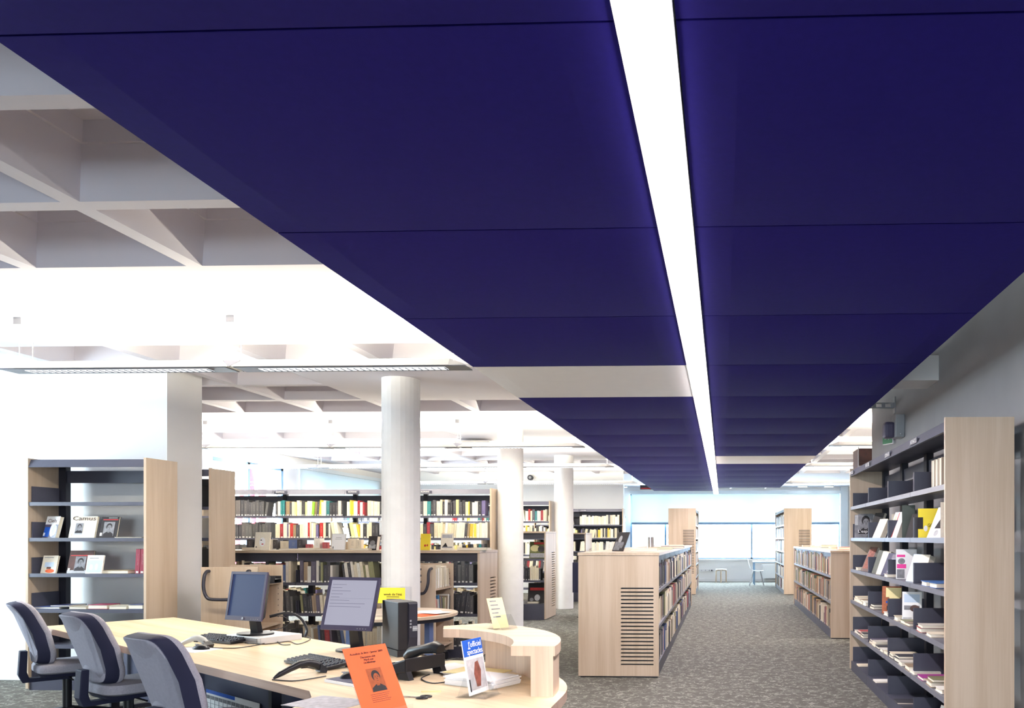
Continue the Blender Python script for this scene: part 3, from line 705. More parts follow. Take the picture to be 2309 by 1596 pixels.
def emit_books(limit):
    BK.sort(key=lambda r: -r['s'])
    for r in BK[:limit]:
        o = link('book', UBM); o.matrix_world = r['T'] @ Matrix.Diagonal((*r['dim'], 1)); o.color = rgb(r['c'])
        tag(o, '%s book, %s from left, %s' % (cname(r['c']), ordn(r['n']), r['where']), 'book', r['group'])
    rest = BK[limit:]
    nv = len(UBM.vertices); V = []; Fc = []; mi = []; cols = []; uvs = []
    base = [v.co.copy() for v in UBM.vertices]; pol = [(tuple(p.vertices), p.material_index, [tuple(UBM.uv_layers[0].data[l].uv) for l in p.loop_indices]) for p in UBM.polygons]
    for r in rest:
        T = r['T'] @ Matrix.Diagonal((*r['dim'], 1)); i = len(V); V += [tuple(T @ c) for c in base]
        for vs, m, u in pol:
            Fc.append(tuple(i + q for q in vs)); mi.append(m); uvs += u; cols += [rgb(r['c'])] * len(vs)
    me = bpy.data.meshes.new('shelved_books'); me.from_pydata(V, [], Fc); me.materials.append(MATS['book_cover_many']); me.materials.append(MATS['pages'])
    me.polygons.foreach_set('material_index', mi)
    uv = me.uv_layers.new(name='UVMap'); uv.data.foreach_set('uv', [c for u in uvs for c in u])
    ca = me.color_attributes.new('Col', 'FLOAT_COLOR', 'CORNER'); ca.data.foreach_set('color', [c for u in cols for c in u])
    tag(link('shelved_books', me), 'the smaller and half hidden books filling the bookcases further back', 'books', kind='stuff')
    print('books', len(BK))
# ================================================================== SERVICE DESK
DA = math.atan2(-.585, .811); DO = Vector((-3.4, 5.2, 0)); DZ = .74
ca, sa = math.cos(DA), math.sin(DA)
def D2(p): x, y = p[0] - DO.x, p[1] - DO.y; return (x * ca + y * sa, -x * sa + y * ca)
def D3(p, z=None): a = D2(p); return (a[0], a[1], p[2] if z is None else z)
S2, N2 = Vector((.811, -.585)), Vector((.585, .811))
CC = Vector((-1.75, 3.55)); RD = 1.03
def arc(r, a0, a1, n): return [(CC.x + r * math.cos(math.radians(a0 + (a1 - a0) * k / n)), CC.y + r * math.sin(math.radians(a0 + (a1 - a0) * k / n))) for k in range(n + 1)]
desk = thing('service_desk', 'large pale oak service desk with angled wing and rounded corner', 'desk', DO, DA)
out = [(-5.484, 6.194), (-4.921, 6.948)] + [tuple(p) for p in arc(RD, 82, 0, 18)] + [(CC.x + RD, 1.7), (-1.78, 1.7), (-1.80, 3.30), (-1.835, 3.48), (-1.92, 3.622)]
poly = [D2(p) for p in out][::-1]
MB().prism(poly, DZ - .045, DZ, 0, 1).build('desk_top', ['oak_top', 'oak_edge'], desk)
# modesty panels, legs, cable tray
def upright_wall(b, pts, th, z0, z1):
    for p, q in zip(pts, pts[1:]):
        p, q = Vector(p), Vector(q); d = (q - p).normalized(); n_ = Vector((-d.y, d.x)) * th
        P = [p, q, q + n_, p + n_]; b.hexa([(v.x, v.y, z0) for v in P] + [(v.x, v.y, z1) for v in P])
    return b
bl = [D2(S2 * -8.0 + N2 * 2.36), D2(S2 * -4.2 + N2 * 2.36)]
upright_wall(MB(), bl, .02, .12, .695).build('modesty_panel', 'navy_panel', desk)
upright_wall(MB(), [D2(p) for p in arc(.95, 78, 0, 14)] + [D2((-.80, 1.9))], -.02, .02, .695).build('front_panel', 'oak_upright', desk)
for s_ in (-7.95, -6.5, -5.05):
    p = S2 * s_ + N2 * 2.28; a = D2(p)
    MB().box(a[0] - .02, a[0] + .02, a[1] - .36, a[1] + .36, .0, .03).box(a[0] - .02, a[0] + .02, a[1] - .03, a[1] + .03, .03, .66).box(a[0] - .02, a[0] + .02, a[1] - .36, a[1] + .36, .66, .695).build('leg_frame', 'dark_slate', desk)
MB().box(-1.0, 1.6, .24, .34, .58, .60).build('cable_tray', 'navy_panel', desk)
pc = thing('desk_pedestal', 'pale drawer pedestal under the desk corner', 'drawer unit', (-1.42, 2.75, 0), 0)
MB().box(-.21, .21, -.26, .26, .04, .62).build('body', 'white_plastic', pc, bevel=.008)
for k in range(3):
    dr = MB().box(-.22, -.212, -.25, .25, .07 + k * .185, .24 + k * .185).build('drawer', 'white_plastic', pc); MB().box(-.235, -.222, -.06, .06, .2 + k * .185, .215 + k * .185).build('handle', 'grey_plastic', dr)
for sx in (-1, 1):
    for sy in (-1, 1): MB().cyl((sx * .15, sy * .2), .025, 0, .04, 10).build('castor', 'black_plastic', pc)
# wall planner on the modesty panel
pp = S2 * -5.84 + N2 * 2.352
pl = thing('wall_planner', 'white year planner sheet with a blue header under the desk', 'calendar', (pp.x, pp.y, 0), DA)
MB().box(-.42, .42, -.004, 0, .02, .37).build('sheet', 'paper', pl); MB().box(-.42, .05, -.006, -.004, .345, .37).build('header_bar', 'blue_print', pl)
for k in range(12):
    MB().box(-.41 + k * .069, -.355 + k * .069, -.006, -.004, .305, .33).build('month_heading', 'print_grey', pl); MB().box(-.415 + k * .069, -.412 + k * .069, -.006, -.004, .03, .33).build('column_rule', 'print_grey', pl)
for k in range(9): MB().box(-.415, .415, -.0055, -.004, .035 + k * .03, .037 + k * .03).build('row_rule', 'print_grey', pl)
# raised curved counter
ct = thing('reception_counter', 'raised curved oak counter standing on the desk corner', 'counter', (CC.x + .85, CC.y + .3, DZ), 0)
def C2(p): return (p[0] - CC.x - .85, p[1] - CC.y - .3)
ZT = .967 - DZ
o_ = [C2(p) for p in arc(1.0, -1.5, 66, 20)] + [C2((-1.535, 4.315)), C2((-1.485, 4.168))]
i_ = [C2(arc(.705 + .095 * t, 60 - 61.5 * t, 0, 1)[0]) for t in [k / 16 for k in range(17)]]
MB().prism(o_ + i_, ZT - .045, ZT, 0, 1).build('counter_top', ['oak_top', 'oak_upright'], ct)
inn = [C2(p) for p in arc(.89, 60, -1.5, 18)]; ou = [C2(p) for p in arc(.992, -1.5, 60, 18)]
MB().prism(ou + inn, 0, ZT - .045).build('curved_panel', 'oak_upright', ct)
# ================================================================== MONITORS
def monitor(label, loc, nrm_deg, w, h, screen, tilt, stand_h, ring=True, lines=False):
    """nrm_deg: heading of the screen normal"""
    t = thing('monitor', label, 'monitor', loc, math.radians(nrm_deg) + PI / 2)
    bz = .018
    hd = MB()
    hd.box(-w / 2, w / 2, 0, .012, 0, bz * 1.7); hd.box(-w / 2, w / 2, 0, .012, h - bz, h); hd.box(-w / 2, -w / 2 + bz, 0, .012, bz * 1.7, h - bz); hd.box(w / 2 - bz, w / 2, 0, .012, bz * 1.7, h - bz)
    fr = hd.build('bezel', 'bezel', t, (0, 0, stand_h), (-tilt, 0, 0))
    sn_ = MB().box(-w / 2 + bz, w / 2 - bz, .006, .012, bz * 1.7, h - bz).build('screen', screen, t, (0, 0, stand_h), (-tilt, 0, 0))
    if lines:
        R = random.Random(4)
        for k in range(8):
            z = h - bz - .03 - k * .02
            MB().box(-w / 2 + .03, -w / 2 + .03 + R.uniform(.05, .28), .0052, .006, z, z + .0025).build('text_line', 'screen_text', sn_)
        MB().box(-w / 2 + .02, w / 2 - .025, .0052, .006, h * .60, h * .602).build('text_line', 'screen_text', sn_)
    MB().hexa([(-w / 2 + .004, .012, .004), (w / 2 - .004, .012, .004), (w / 2 - .03, .055, .03), (-w / 2 + .03, .055, .03), (-w / 2 + .004, .012, h - .004), (w / 2 - .004, .012, h - .004), (w / 2 - .03, .055, h - .03), (-w / 2 + .03, .055, h - .03)]).build('rear_case', 'black_plastic', t, (0, 0, stand_h), (-tilt, 0, 0))
    if ring: MB().cyl((0, 0), .009, 0, .0015, 16).build('badge', 'chrome', t, (0, -.0005, stand_h + .015), (PI / 2 - tilt, 0, 0))
    for k in range(4): MB().box(w * .22 + k * .02, w * .22 + k * .02 + .009, -.002, 0, .010, .014).build('button', 'grey_plastic', t, (0, 0, stand_h), (-tilt, 0, 0))
    sb = .10
    MB().loft([[(-.035, .09, .012), (.035, .09, .012), (.035, .13, .012), (-.035, .13, .012)], [(-.028, .05, stand_h + h * .45), (.028, .05, stand_h + h * .45), (.028, .085, stand_h + h * .45), (-.028, .085, stand_h + h * .45)]]).build('stand_neck', 'black_plastic', t)
    MB().prism([(.13 * math.cos(a), sb + .105 * math.sin(a)) for a in [2 * PI * k / 28 for k in range(28)]], 0, .012).build('stand_base', 'black_plastic', t, smooth=True)
    return t
bx = on_z(590, 1432, DZ); bx = Vector((-3.20, 5.44))
t = thing('flat_computer', 'flat white computer box lying under the far monitor', 'computer', (bx.x, bx.y, DZ), math.radians(-28))
MB().box(-.19, .21, -.16, .14, 0, .042).build('case', 'white_plastic', t, bevel=.004); MB().box(-.17, .17, -.163, -.16, .008, .034).build('front_strip', 'grey_plastic', t)
m1p = on_z(557, 1432, DZ + .045)
monitor('left monitor with dark screen and silver badge, standing on the flat computer', (-3.28, 5.31, DZ + .042), -110, .345, .335, 'screen_dim_glow', math.radians(9), .105)
monitor('right monitor with pale lit screen beside the black computer tower', (-2.335, 4.83, DZ), -104, .375, .335, 'screen_on', math.radians(15), .14, ring=False, lines=True)
# computer tower
t = thing('computer_tower', 'small black computer tower standing behind the phone', 'computer', (-1.975, 4.79, DZ + .028), math.radians(43)); t.scale = (.95, .95, .95)
TW = lambda y, w: [(-w, y, 0), (w, y, 0), (w, y, .315), (-w, y, .315)]
MB().box(-.06, .06, -.13, .15, .012, .315).build('case', 'black_plastic', t, bevel=.006)
MB().loft([[(.0, -.13, .03), (.062, -.13, .03), (.062, -.13, .312), (.0, -.13, .312)], [(.005, -.145, .09), (.058, -.145, .09), (.058, -.145, .30), (.005, -.145, .30)]]).build('front_panel', 'dark_slate', t)
for z in (.15, .17, .19): MB().box(.008, .018, -.149, -.145, z, z + .011).build('port', 'grey_plastic', t)
MB().box(.025, .054, -.149, -.145, .13, .162).build('badge_plate', 'grey_plastic', t)
text('OptiPlex', .009, 'paper', t, TM(.0395, -.1496, .146), 'badge_lettering')
MB().box(.03, .05, -.134, -.130, .05, .068).build('sticker', 'paper', t)
MB().box(-.065, .065, -.13, .15, -.0294, .012).build('foot', 'black_plastic', t)
# ================================================================== KEYBOARDS
def keyboard(label, loc, rz):
    t = thing('keyboard', label, 'keyboard', loc, rz)
    W, D_ = .455, .16
    MB().hexa([(-W / 2, 0, .004), (W / 2, 0, .004), (W / 2, D_, .018), (-W / 2, D_, .018), (-W / 2, 0, .016), (W / 2, 0, .016), (W / 2, D_, .034), (-W / 2, D_, .034)]).build('base', 'black_plastic', t)
    for x in (-.19, .19): MB().box(x - .015, x + .015, D_ - .015, D_ - .005, 0, .02).build('foot', 'black_plastic', t)
    k_ = MB().hexa([(-.0082, -.0075, 0), (.0082, -.0075, 0), (.0082, .0075, 0), (-.0082, .0075, 0), (-.006, -.005, .009), (.006, -.005, .009), (.006, .006, .009), (-.006, .006, .009)]).mesh('key', 'dark_slate')
    for r in range(6):
        y = .018 + r * .0225 + (.008 if r == 5 else 0)
        x = -W / 2 + .016
        while x < W / 2 - .012:
            if not (abs(x - .085) < .008 or abs(x - .145) < .008): link('key', k_, t, (x, y, .016 + y * .11), (.11, 0, 0))
            x += .0195
    return t
keyboard('black keyboard in front of the left monitor', (-3.49, 5.27, DZ), math.radians(-24))
keyboard('black keyboard in front of the right monitor', (-2.31, 4.295, DZ), DA)
# ================================================================== HAND SCANNERS
def scanner(label, loc, rz, body, tip):
    t = thing('hand_scanner', label, 'scanner', loc, rz)
    P = [(-.105, 0, .022), (-.06, 0, .040), (-.01, 0, .058), (.035, 0, .062), (.075, 0, .048), (.098, 0, .030)]
    r = [.014, .016, .019, .021, .021, .019]
    MB().tube(P, r, 12).build('handle', body, t, smooth=True)
    MB().loft([[(.088, -.022, .008), (.088, .022, .008), (.096, .022, .05), (.096, -.022, .05)], [(.118, -.034, .0), (.118, .034, .0), (.128, .034, .022), (.128, -.034, .022)]]).build('scan_head', tip, t)
    MB().tube([(-.105, 0, .022), (-.125, 0, .012), (-.14, 0, .004)], [.014, .010, .005], 10).build('cable_boot', tip, t, smooth=True)
    MB().box(.0, .03, -.008, .008, .036, .046).build('trigger', tip, t)
    return t
scanner('grey and black hand scanner lying left of the left keyboard', (-3.43, 5.04, DZ), math.radians(-16), 'scanner_grey', 'black_plastic')
scanner('black hand scanner lying in front of the right keyboard', (-2.18, 4.03, DZ), math.radians(56), 'black_plastic', 'black_plastic')
def mouse(label, loc, rz):
    t = thing('computer_mouse', label, 'mouse', loc, rz)
    R = []
    for x, w_, h_ in ((-.055, .012, .010), (-.045, .024, .022), (-.015, .031, .034), (.02, .030, .030), (.045, .025, .020), (.056, .015, .010)):
        R.append([(x, w_ * math.cos(a), max(0, h_ * math.sin(a))) for a in [PI * k / 8 for k in range(9)]])
    MB().loft(R).build('body', 'black_plastic', t, smooth=True); MB().box(.02, .052, -.0012, .0012, .026, .031).build('button_split', 'grey_plastic', t); MB().cyl((0, 0), .006, -.003, .003, 10).build('wheel', 'grey_plastic', t, (.038, 0, .026), (PI / 2, 0, 0))
    return t
mouse('black mouse beside the grey hand scanner', (-3.32, 4.94, DZ + .004), math.radians(165))
tag(MB().box(-.14, .14, -.10, .09, 0, .003).build('mouse_mat', 'paper', None, (-3.36, 4.93, DZ), (0, 0, math.radians(-20))), 'thin white mat under the mouse near the left keyboard', 'mouse mat')
mb_ = thing('notepad', 'thick white pad with a violet cover under the near mouse', 'notepad', (-1.83, 3.86, DZ), math.radians(-32))
MB().box(-.11, .13, -.08, .08, 0, .014).build('pages', 'paper', mb_); MB().box(-.105, .125, -.075, .08, .014, .016).build('cover', 'navy_panel', mb_)
mouse('black mouse on the violet pad behind the orange flyer', (-1.84, 3.88, DZ + .016), math.radians(185))
# cables on the desk
def spline(pts):
    P = [Vector(p) for p in pts]; Q = []
    for k in range(len(P) - 1):
        p0, p1, p2, p3 = P[max(k - 1, 0)], P[k], P[k + 1], P[min(k + 2, len(P) - 1)]
        for j in range(6):
            t = j / 6; Q.append(.5 * ((2 * p1) + (p2 - p0) * t + (2 * p0 - 5 * p1 + 4 * p2 - p3) * t * t + (3 * p1 - p0 - 3 * p2 + p3) * t ** 3))
    Q.append(P[-1]); return Q
def cable(label, pts, r=.003):
    Q = spline(pts); lo = Q[0].copy(); lo.z = DZ
    return tag(MB().tube([q - lo for q in Q], r, 6).build('cable', 'black_plastic', None, lo, smooth=True), label, 'cable')
def dz(u, v, h=.004): return on_z(u, v, DZ + h)
cable('black cable from the left keyboard curling towards the desk edge', [dz(552, 1449), dz(600, 1452), dz(650, 1446), dz(672, 1452), dz(700, 1441), dz(690, 1434)])
cable('black scanner cable looping right of the grey hand scanner', [dz(478, 1460), dz(530, 1461), dz(580, 1454), dz(596, 1450)])
cable('black cable from the left monitor base across the desk', [dz(594, 1437), dz(618, 1442), dz(636, 1453), dz(655, 1453)])
cable('thick black cable bundle hanging behind the left monitor', [(-3.19, 5.48, .90), (-3.08, 5.52, .92), (-3.00, 5.54, .88), (-2.95, 5.53, .80), (-2.95, 5.50, DZ + .012)], .009)
cable('thin black cable loop beside the left monitor stand', [(-3.19, 5.48, .89), (-3.12, 5.50, .90), (-3.07, 5.52, .86), (-3.10, 5.50, .82), (-3.18, 5.47, .80)], .003)
cable('black scanner cable running to the right of the black hand scanner', [dz(614, 1532), dz(660, 1535), dz(700, 1530), dz(735, 1524)])
cable('black phone cable curling in front of the phone', [dz(968, 1520), dz(950, 1530), dz(975, 1540), dz(1012, 1536), dz(1030, 1532)])
cable('black cables behind the phone towards the counter', [dz(940, 1474), dz(970, 1480), dz(985, 1490), dz(1015, 1487), dz(1033, 1484)])
# ================================================================== PHONE
t = thing('desk_phone', 'black office phone with handset beside the orange flyer', 'phone', (-1.63, 4.07, DZ), math.radians(-118)); t.scale = (1.28, 1.28, 1.28)
MB().hexa([(-.10, -.11, .0), (.10, -.11, .0), (.10, .10, .03), (-.10, .10, .03), (-.10, -.11, .02), (.10, -.11, .02), (.10, .10, .085), (-.10, .10, .085)]).build('body', 'black_plastic', t, bevel=.006)
for x in (-.085, .085): MB().hexa([(x - .012, .06, 0), (x + .012, .06, 0), (x + .012, .115, 0), (x - .012, .115, 0), (x - .012, .04, .06), (x + .012, .04, .06), (x + .012, .08, .07), (x - .012, .08, .07)]).build('foot', 'black_plastic', t)
MB().tube([(-.075, -.10, .055), (-.075, -.07, .075), (-.075, 0, .095), (-.075, .07, .108), (-.075, .10, .10)], [.020, .026, .019, .026, .022], 12).build('handset', 'black_plastic', t, smooth=True)
MB().hexa([(-.02, .04, .0665), (.08, .04, .0665), (.08, .085, .08), (-.02, .085, .08), (-.02, .04, .0685), (.08, .04, .0685), (.08, .085, .082), (-.02, .085, .082)]).build('display', 'bezel', t)
km = MB().box(-.008, .008, -.006, .006, 0, .005).mesh('key', 'dark_slate')
for r_ in range(4):
    for c_ in range(4): link('key', km, t, (-.01 + c_ * .026, -.085 + r_ * .024, .031 + r_ * .0073), (.3, 0, 0))
MB().box(-.02, .08, -.004, .004, 0, .003).build('name_strip', 'paper', t, (0, .018, .0625), (.3, 0, 0))
# ================================================================== PAPERS
def sheet(name, label, cat, u, v, w_, d_, rz, mat='paper', h=.002, z=DZ, lift=0.0):
    p = on_z(u, v, z); return tag(MB().box(-w_ / 2, w_ / 2, -d_ / 2, d_ / 2, 0, h).build(name, mat, None, (p.x, p.y, z + lift), (0, 0, math.radians(rz))), label, cat)
sheet('paper_sheet', 'white paper sheet lying in front of the counter beside the phone', 'paper', 1020, 1506, .30, .21, -40)
t = thing('paper_stack', 'thick stack of white papers behind the magazine holder', 'paper stack', (-1.16, 3.83, DZ), math.radians(-24))
R = random.Random(9)
for k in range(6):
    a, b2 = R.uniform(-.012, .012), R.uniform(-.012, .012); MB().box(-.16 + a, .14 + a, -.10 + b2, .10 + b2, k * .007, k * .007 + .0064).build('sheaf', 'paper', t, rot=(0, 0, R.uniform(-.05, .05)))
t = thing('leaflet_pile', 'loose leaflets fanned out on the desk under the counter', 'leaflets', (-1.33, 4.06, DZ), math.radians(-38))
for k in range(5): MB().box(-.15, .15, -.09, .09, k * .005, k * .005 + .004).build('leaflet', ('paper', 'paper_grey', 'paper', 'paper', 'pale_yellow')[k], t, (k * .012, .01 * k, 0), (0, 0, .16 * (k - 2)))
sheet('plastic_sleeve', 'crumpled clear plastic sleeve with grey print, left of the orange flyer', 'plastic sleeve', 740, 1585, .30, .22, -20, 'paper_grey')
sheet('pencil', 'short olive pencil lying on the desk right of the flyer', 'pencil', 972, 1560, .09, .006, 4, 'pale_yellow', .006)
t = thing('scissors', 'small metal scissors lying beside the orange flyer', 'scissors', dz(935, 1573, 0), math.radians(-8))
MB().box(-.12, .02, -.005, .0, .001, .003).build('blade', 'chrome', t, rot=(0, 0, .05)); MB().box(-.12, .02, 0, .005, .003, .005).build('blade', 'chrome', t, rot=(0, 0, -.05))
for s_ in (-1, 1): MB().tube([(.045 + .025 * math.cos(a), s_ * .018 + .015 * math.sin(a), .005) for a in [2 * PI * k / 12 for k in range(13)]], .004, 6).build('finger_ring', 'black_plastic', t)
# ---- flyer, magazine and leaflet holders
def card(parent, w_, h_, th, mat, lean, y=0, z=.004, name='card'):
    return MB().box(-w_ / 2, w_ / 2, -th, 0, 0, h_).build(name, mat, parent, (0, y, z), (-lean, 0, 0))
def on_card(parent, mb, mat, lean, y=0, z=.004, name='print'): return mb.build(name, mat, parent, (0, y, z), (-lean, 0, 0))
def ell(b, cx, cz, rx, rz_, y, n=18, a0=0, a1=2 * PI):
    b.poly([(cx + rx * math.cos(a0 + (a1 - a0) * k / n), y, cz + rz_ * math.sin(a0 + (a1 - a0) * k / n)) for k in range(n)]); return b
def portrait(parent, cx, cz, s, lean, y=0, z=.004, ink='print_dark', skin='print_grey', dy=-.0022, face=None):
    """printed head and shoulders: ground, shoulders, hair, face with brows, eyes, nose and mouth"""
    face = face or skin
    def P(mb, mat, name): on_card(parent, mb, mat, lean, y, z, name)
    def R(x0, x1, z0, z1, d): return MB().box(cx + x0 * s, cx + x1 * s, dy - d - .0001, dy - d, cz + z0 * s, cz + z1 * s)
    P(R(-.36, .36, -.5, .5, 0), skin, 'portrait_print')
    P(MB().poly([(cx + x * s, dy - .0003, cz + q * s) for x, q in ((-.34, -.5), (.34, -.5), (.31, -.33), (.12, -.2), (-.1, -.2), (-.31, -.33))]), ink, 'coat_print')
    P(ell(MB(), cx + .01 * s, cz + .17 * s, .20 * s, .24 * s, dy - .0005), ink, 'hair_print')
    P(R(-.06, .08, -.26, -.05, .0006), face, 'neck_print')
    P(ell(MB(), cx + .025 * s, cz + .07 * s, .145 * s, .205 * s, dy - .0008), face, 'face_print')
    for x0 in (-.065, .055): P(R(x0, x0 + .06, .10, .122, .0010), ink, 'eye_print'); P(R(x0 - .01, x0 + .07, .15, .163, .0010), ink, 'brow_print')
    P(MB().poly([(cx + x * s, dy - .0011, cz + q * s) for x, q in ((.02, .1), (.05, .01), (.01, .01))]), ink, 'nose_print')
    P(R(-.02, .07, -.055, -.04, .0010), ink, 'mouth_print')
fl = on_z(771, 1456, 1.02); a_ = math.radians(62); lean = math.radians(28); fw, fh = .205, .297
dirv = Vector((math.cos(a_), math.sin(a_))); nv = Vector((math.sin(a_), -math.cos(a_)))
cen = Vector((fl.x, fl.y)) + dirv * fw / 2 + nv * (fh * math.sin(lean))
t = thing('flyer_stand', 'orange flyer with a dark portrait in a clear stand at the desk front', 'flyer', (cen.x, cen.y, DZ), a_)
card(t, fw, fh, .0015, 'orange_card', lean); MB().box(-fw / 2 - .003, fw / 2 + .003, .0005, .003, 0, fh + .004).build('clear_back', 'acrylic', t, (0, 0, .004), (-lean, 0, 0))
MB().box(-fw / 2 - .003, fw / 2 + .003, -.03, .16, 0, .003).build('clear_foot', 'acrylic', t); MB().box(-fw / 2 - .003, fw / 2 + .003, -.03, -.027, 0, .03).build('clear_lip', 'acrylic', t)
portrait(t, .005, fh * .50, .10, lean, ink='print_dark', skin='flyer_print', dy=-.0018)
LT = Matrix.Translation((0, 0, .004)) @ Matrix.Rotation(-lean, 4, 'X')
for s_, z_, k_ in (('Actualités du livre • Janvier 2009', .268, .155), ('Discussion-club', .250, .07), ('Mardi soir', .238, .045), ('à la bibliothèque', .226, .055)):
    text(s_, .013, 'print_dark', t, LT @ TM(.0, -.0019, z_), 'lettering', width=k_)
for k in range(5): on_card(t, MB().box(-.045, .045 - .006 * (k % 3), -.0019, -.0015, .088 - k * .008, .0895 - k * .008), 'print_dark', lean, name='text_line')
# magazine holder
t = thing('magazine', 'small blue-topped listings magazine in a clear stand on the desk', 'magazine', (-1.10, 3.54, DZ), math.radians(76))
ln = math.radians(10); mw, mh = .155, .245
card(t, mw, mh, .005, 'paper', ln, z=.012, name='pages')
on_card(t, MB().box(-mw / 2, mw / 2, -.0062, -.005, mh * .70, mh), 'blue_print', ln, 0, .012, 'blue_banner')
on_card(t, MB().box(-mw / 2 + .008, mw / 2 - .006, -.006, -.005, .02, mh * .64), 'paper_grey', ln, 0, .012, 'cover_photo')
on_card(t, MB().poly([(-.012, -.0064, .03), (.02, -.0064, .03), (.038, -.0064, .10), (.022, -.0064, .145), (-.004, -.0064, .14), (-.022, -.0064, .09)]), 'red_print_dim', ln, 0, .012, 'cover_figure')
on_card(t, MB().box(-mw / 2 + .01, -mw / 2 + .018, -.0064, -.006, .015, .07), 'ink_black', ln, 0, .012, 'barcode')
LM = Matrix.Translation((0, 0, .012)) @ Matrix.Rotation(-ln, 4, 'X')
text("l'officiel", .036, 'paper', t, LM @ TM(.018, -.0066, mh * .90), 'lettering', width=.10); text('spectacles', .036, 'paper', t, LM @ TM(.012, -.0066, mh * .77), 'lettering', width=.125); text('des', .014, 'paper', t, LM @ TM(-.03, -.0066, mh * .84), 'lettering')
MB().box(-.07, .07, -.075, .075, 0, .003).build('clear_foot', 'acrylic', t)
for s_ in (-1, 1):
    MB().hexa([(s_ * .06 - .0015, -.07, .003), (s_ * .06 + .0015, -.07, .003), (s_ * .06 + .0015, .07, .003), (s_ * .06 - .0015, .07, .003), (s_ * .06 - .0015, .01, .14), (s_ * .06 + .0015, .01, .14), (s_ * .06 + .0015, .02, .14), (s_ * .06 - .0015, .02, .14)]).build('clear_side', 'acrylic', t)
# yellow leaflet on the counter
ZL = .967
p = on_z(1128, 1418, ZL)
t = thing('leaflet_holder', 'yellow leaflet in a clear triangular holder on the curved counter', 'leaflet', (p.x, p.y + .02, ZL), math.radians(52))
ln = math.radians(22)
card(t, .10, .17, .001, 'pale_yellow', ln, -.0, .003)
for k in range(5): on_card(t, MB().box(-.035, .005 + .008 * (k % 3), -.0016, -.001, .148 - k * .022, .155 - k * .022), 'print_grey', ln, 0, .003, 'text_line')
for s_ in (-1, 1): MB().prism([(-.075, .003), (.045, .003), (-.015, .075)], s_ * .05 - .001, s_ * .05 + .001, axis='x').build('clear_side', 'acrylic', t)
MB().box(-.052, .052, -.08, .06, 0, .003).build('clear_foot', 'acrylic', t)
MB().hexa([(-.05, -.075, .003), (.05, -.075, .003), (.05, -.073, .003), (-.05, -.073, .003), (-.05, -.017, .075), (.05, -.017, .075), (.05, -.015, .076), (-.05, -.015, .076)]).build('clear_front', 'acrylic', t)
# ================================================================== OFFICE CHAIRS
def chair(label, loc, rz):
    t = thing('office_chair', label, 'chair', loc, rz, 'office chairs along the desk')
    HW, HH, zc = .178, .24, .735
    def outline(s, n=36):
        P = []
        for k in range(n):
            a = 2 * PI * k / n; c, q = math.cos(a), math.sin(a); e = 2 / 7
            P.append((math.copysign(abs(c) ** e, c) * HW * s * (1 + .05 * q), math.copysign(abs(q) ** e, q) * HH * s ** .8))
        return P
    def bend(x, z, y):
        tt = z / HH; return (x, y - .23 + 0.8 * x * x - .08 * tt + .045 * (1 - tt * tt), zc + z)
    def ring(s, y): return [bend(x, z, y) for x, z in outline(s)]
    b = MB().loft([ring(.02, -.07), ring(.2, -.07), ring(.4, -.07), ring(.6, -.07), ring(.78, -.07), ring(.88, -.068), ring(.91, -.062)], caps=True); b.build('back_shell', 'grey_shell', t, smooth=True)
    b = MB().loft([ring(.905, -.064), ring(.95, -.04), ring(.985, .0), ring(.985, .006)], caps=False); b.build('side_trim', 'navy_trim', t, smooth=True)
    b = MB().loft([ring(.98, .004), ring(1.0, .016), ring(.985, .034), ring(.93, .046), ring(.7, .052), ring(.4, .054), ring(.02, .054)]); b.build('back_cushion', 'grey_fabric', t, smooth=True)
    # bracket under the back
    MB().loft([[(-.045, -.285, .60), (.045, -.285, .60), (.045, -.24, .60), (-.045, -.24, .60)], [(-.042, -.295, .42), (.042, -.295, .42), (.042, -.245, .44), (-.042, -.245, .44)], [(-.04, -.27, .36), (.04, -.27, .36), (.04, -.23, .39), (-.04, -.23, .39)], [(-.04, .02, .36), (.04, .02, .36), (.04, .02, .39), (-.04, .02, .39)]]).build('back_bracket', 'navy_trim', t, bevel=.006)
    def sring(s, z): return [(math.copysign(abs(math.cos(a)) ** .45, math.cos(a)) * .235 * s, .02 + math.copysign(abs(math.sin(a)) ** .45, math.sin(a)) * .225 * s, z) for a in [2 * PI * k / 32 for k in range(32)]]
    MB().loft([sring(.9, .425), sring(1, .44), sring(1.0, .475), sring(.95, .495), sring(.7, .505), sring(.05, .505)]).build('seat_cushion', 'grey_fabric', t, smooth=True)
    MB().loft([sring(.55, .385), sring(.85, .40), sring(.93, .427)]).build('seat_pan', 'navy_trim', t, smooth=True)
    MB().cyl((0, 0), .03, .10, .39, 16).build('gas_lift', 'black_plastic', t, smooth=True)
    MB().tube([(.03, .0, .385), (.26, .0, .38)], .006, 8).build('lever', 'black_plastic', t)
    for k in range(5):
        a = 2 * PI * k / 5 + .3; dx, dy = math.cos(a), math.sin(a)
        sp = MB().tube([(0, 0, .12), (dx * .15, dy * .15, .105), (dx * .29, dy * .29, .075)], [.028, .022, .016], 8).build('base_spoke', 'black_plastic', t, smooth=True)
        MB().cyl((0, 0), .028, -.02, .02, 14).build('castor', 'black_plastic', t, (dx * .29, dy * .29, .028), (PI / 2, 0, a + .6), smooth=True)
    return t
chair('grey office chair farthest left, nearest the display bookcase', (-5.10, 6.00, 0), math.radians(-42))
chair('grey office chair in the middle of the three at the desk', (-4.01, 5.22, 0), math.radians(-30))
chair('grey office chair nearest the camera, cut by the lower edge', (-2.73, 4.12, 0), math.radians(-29))
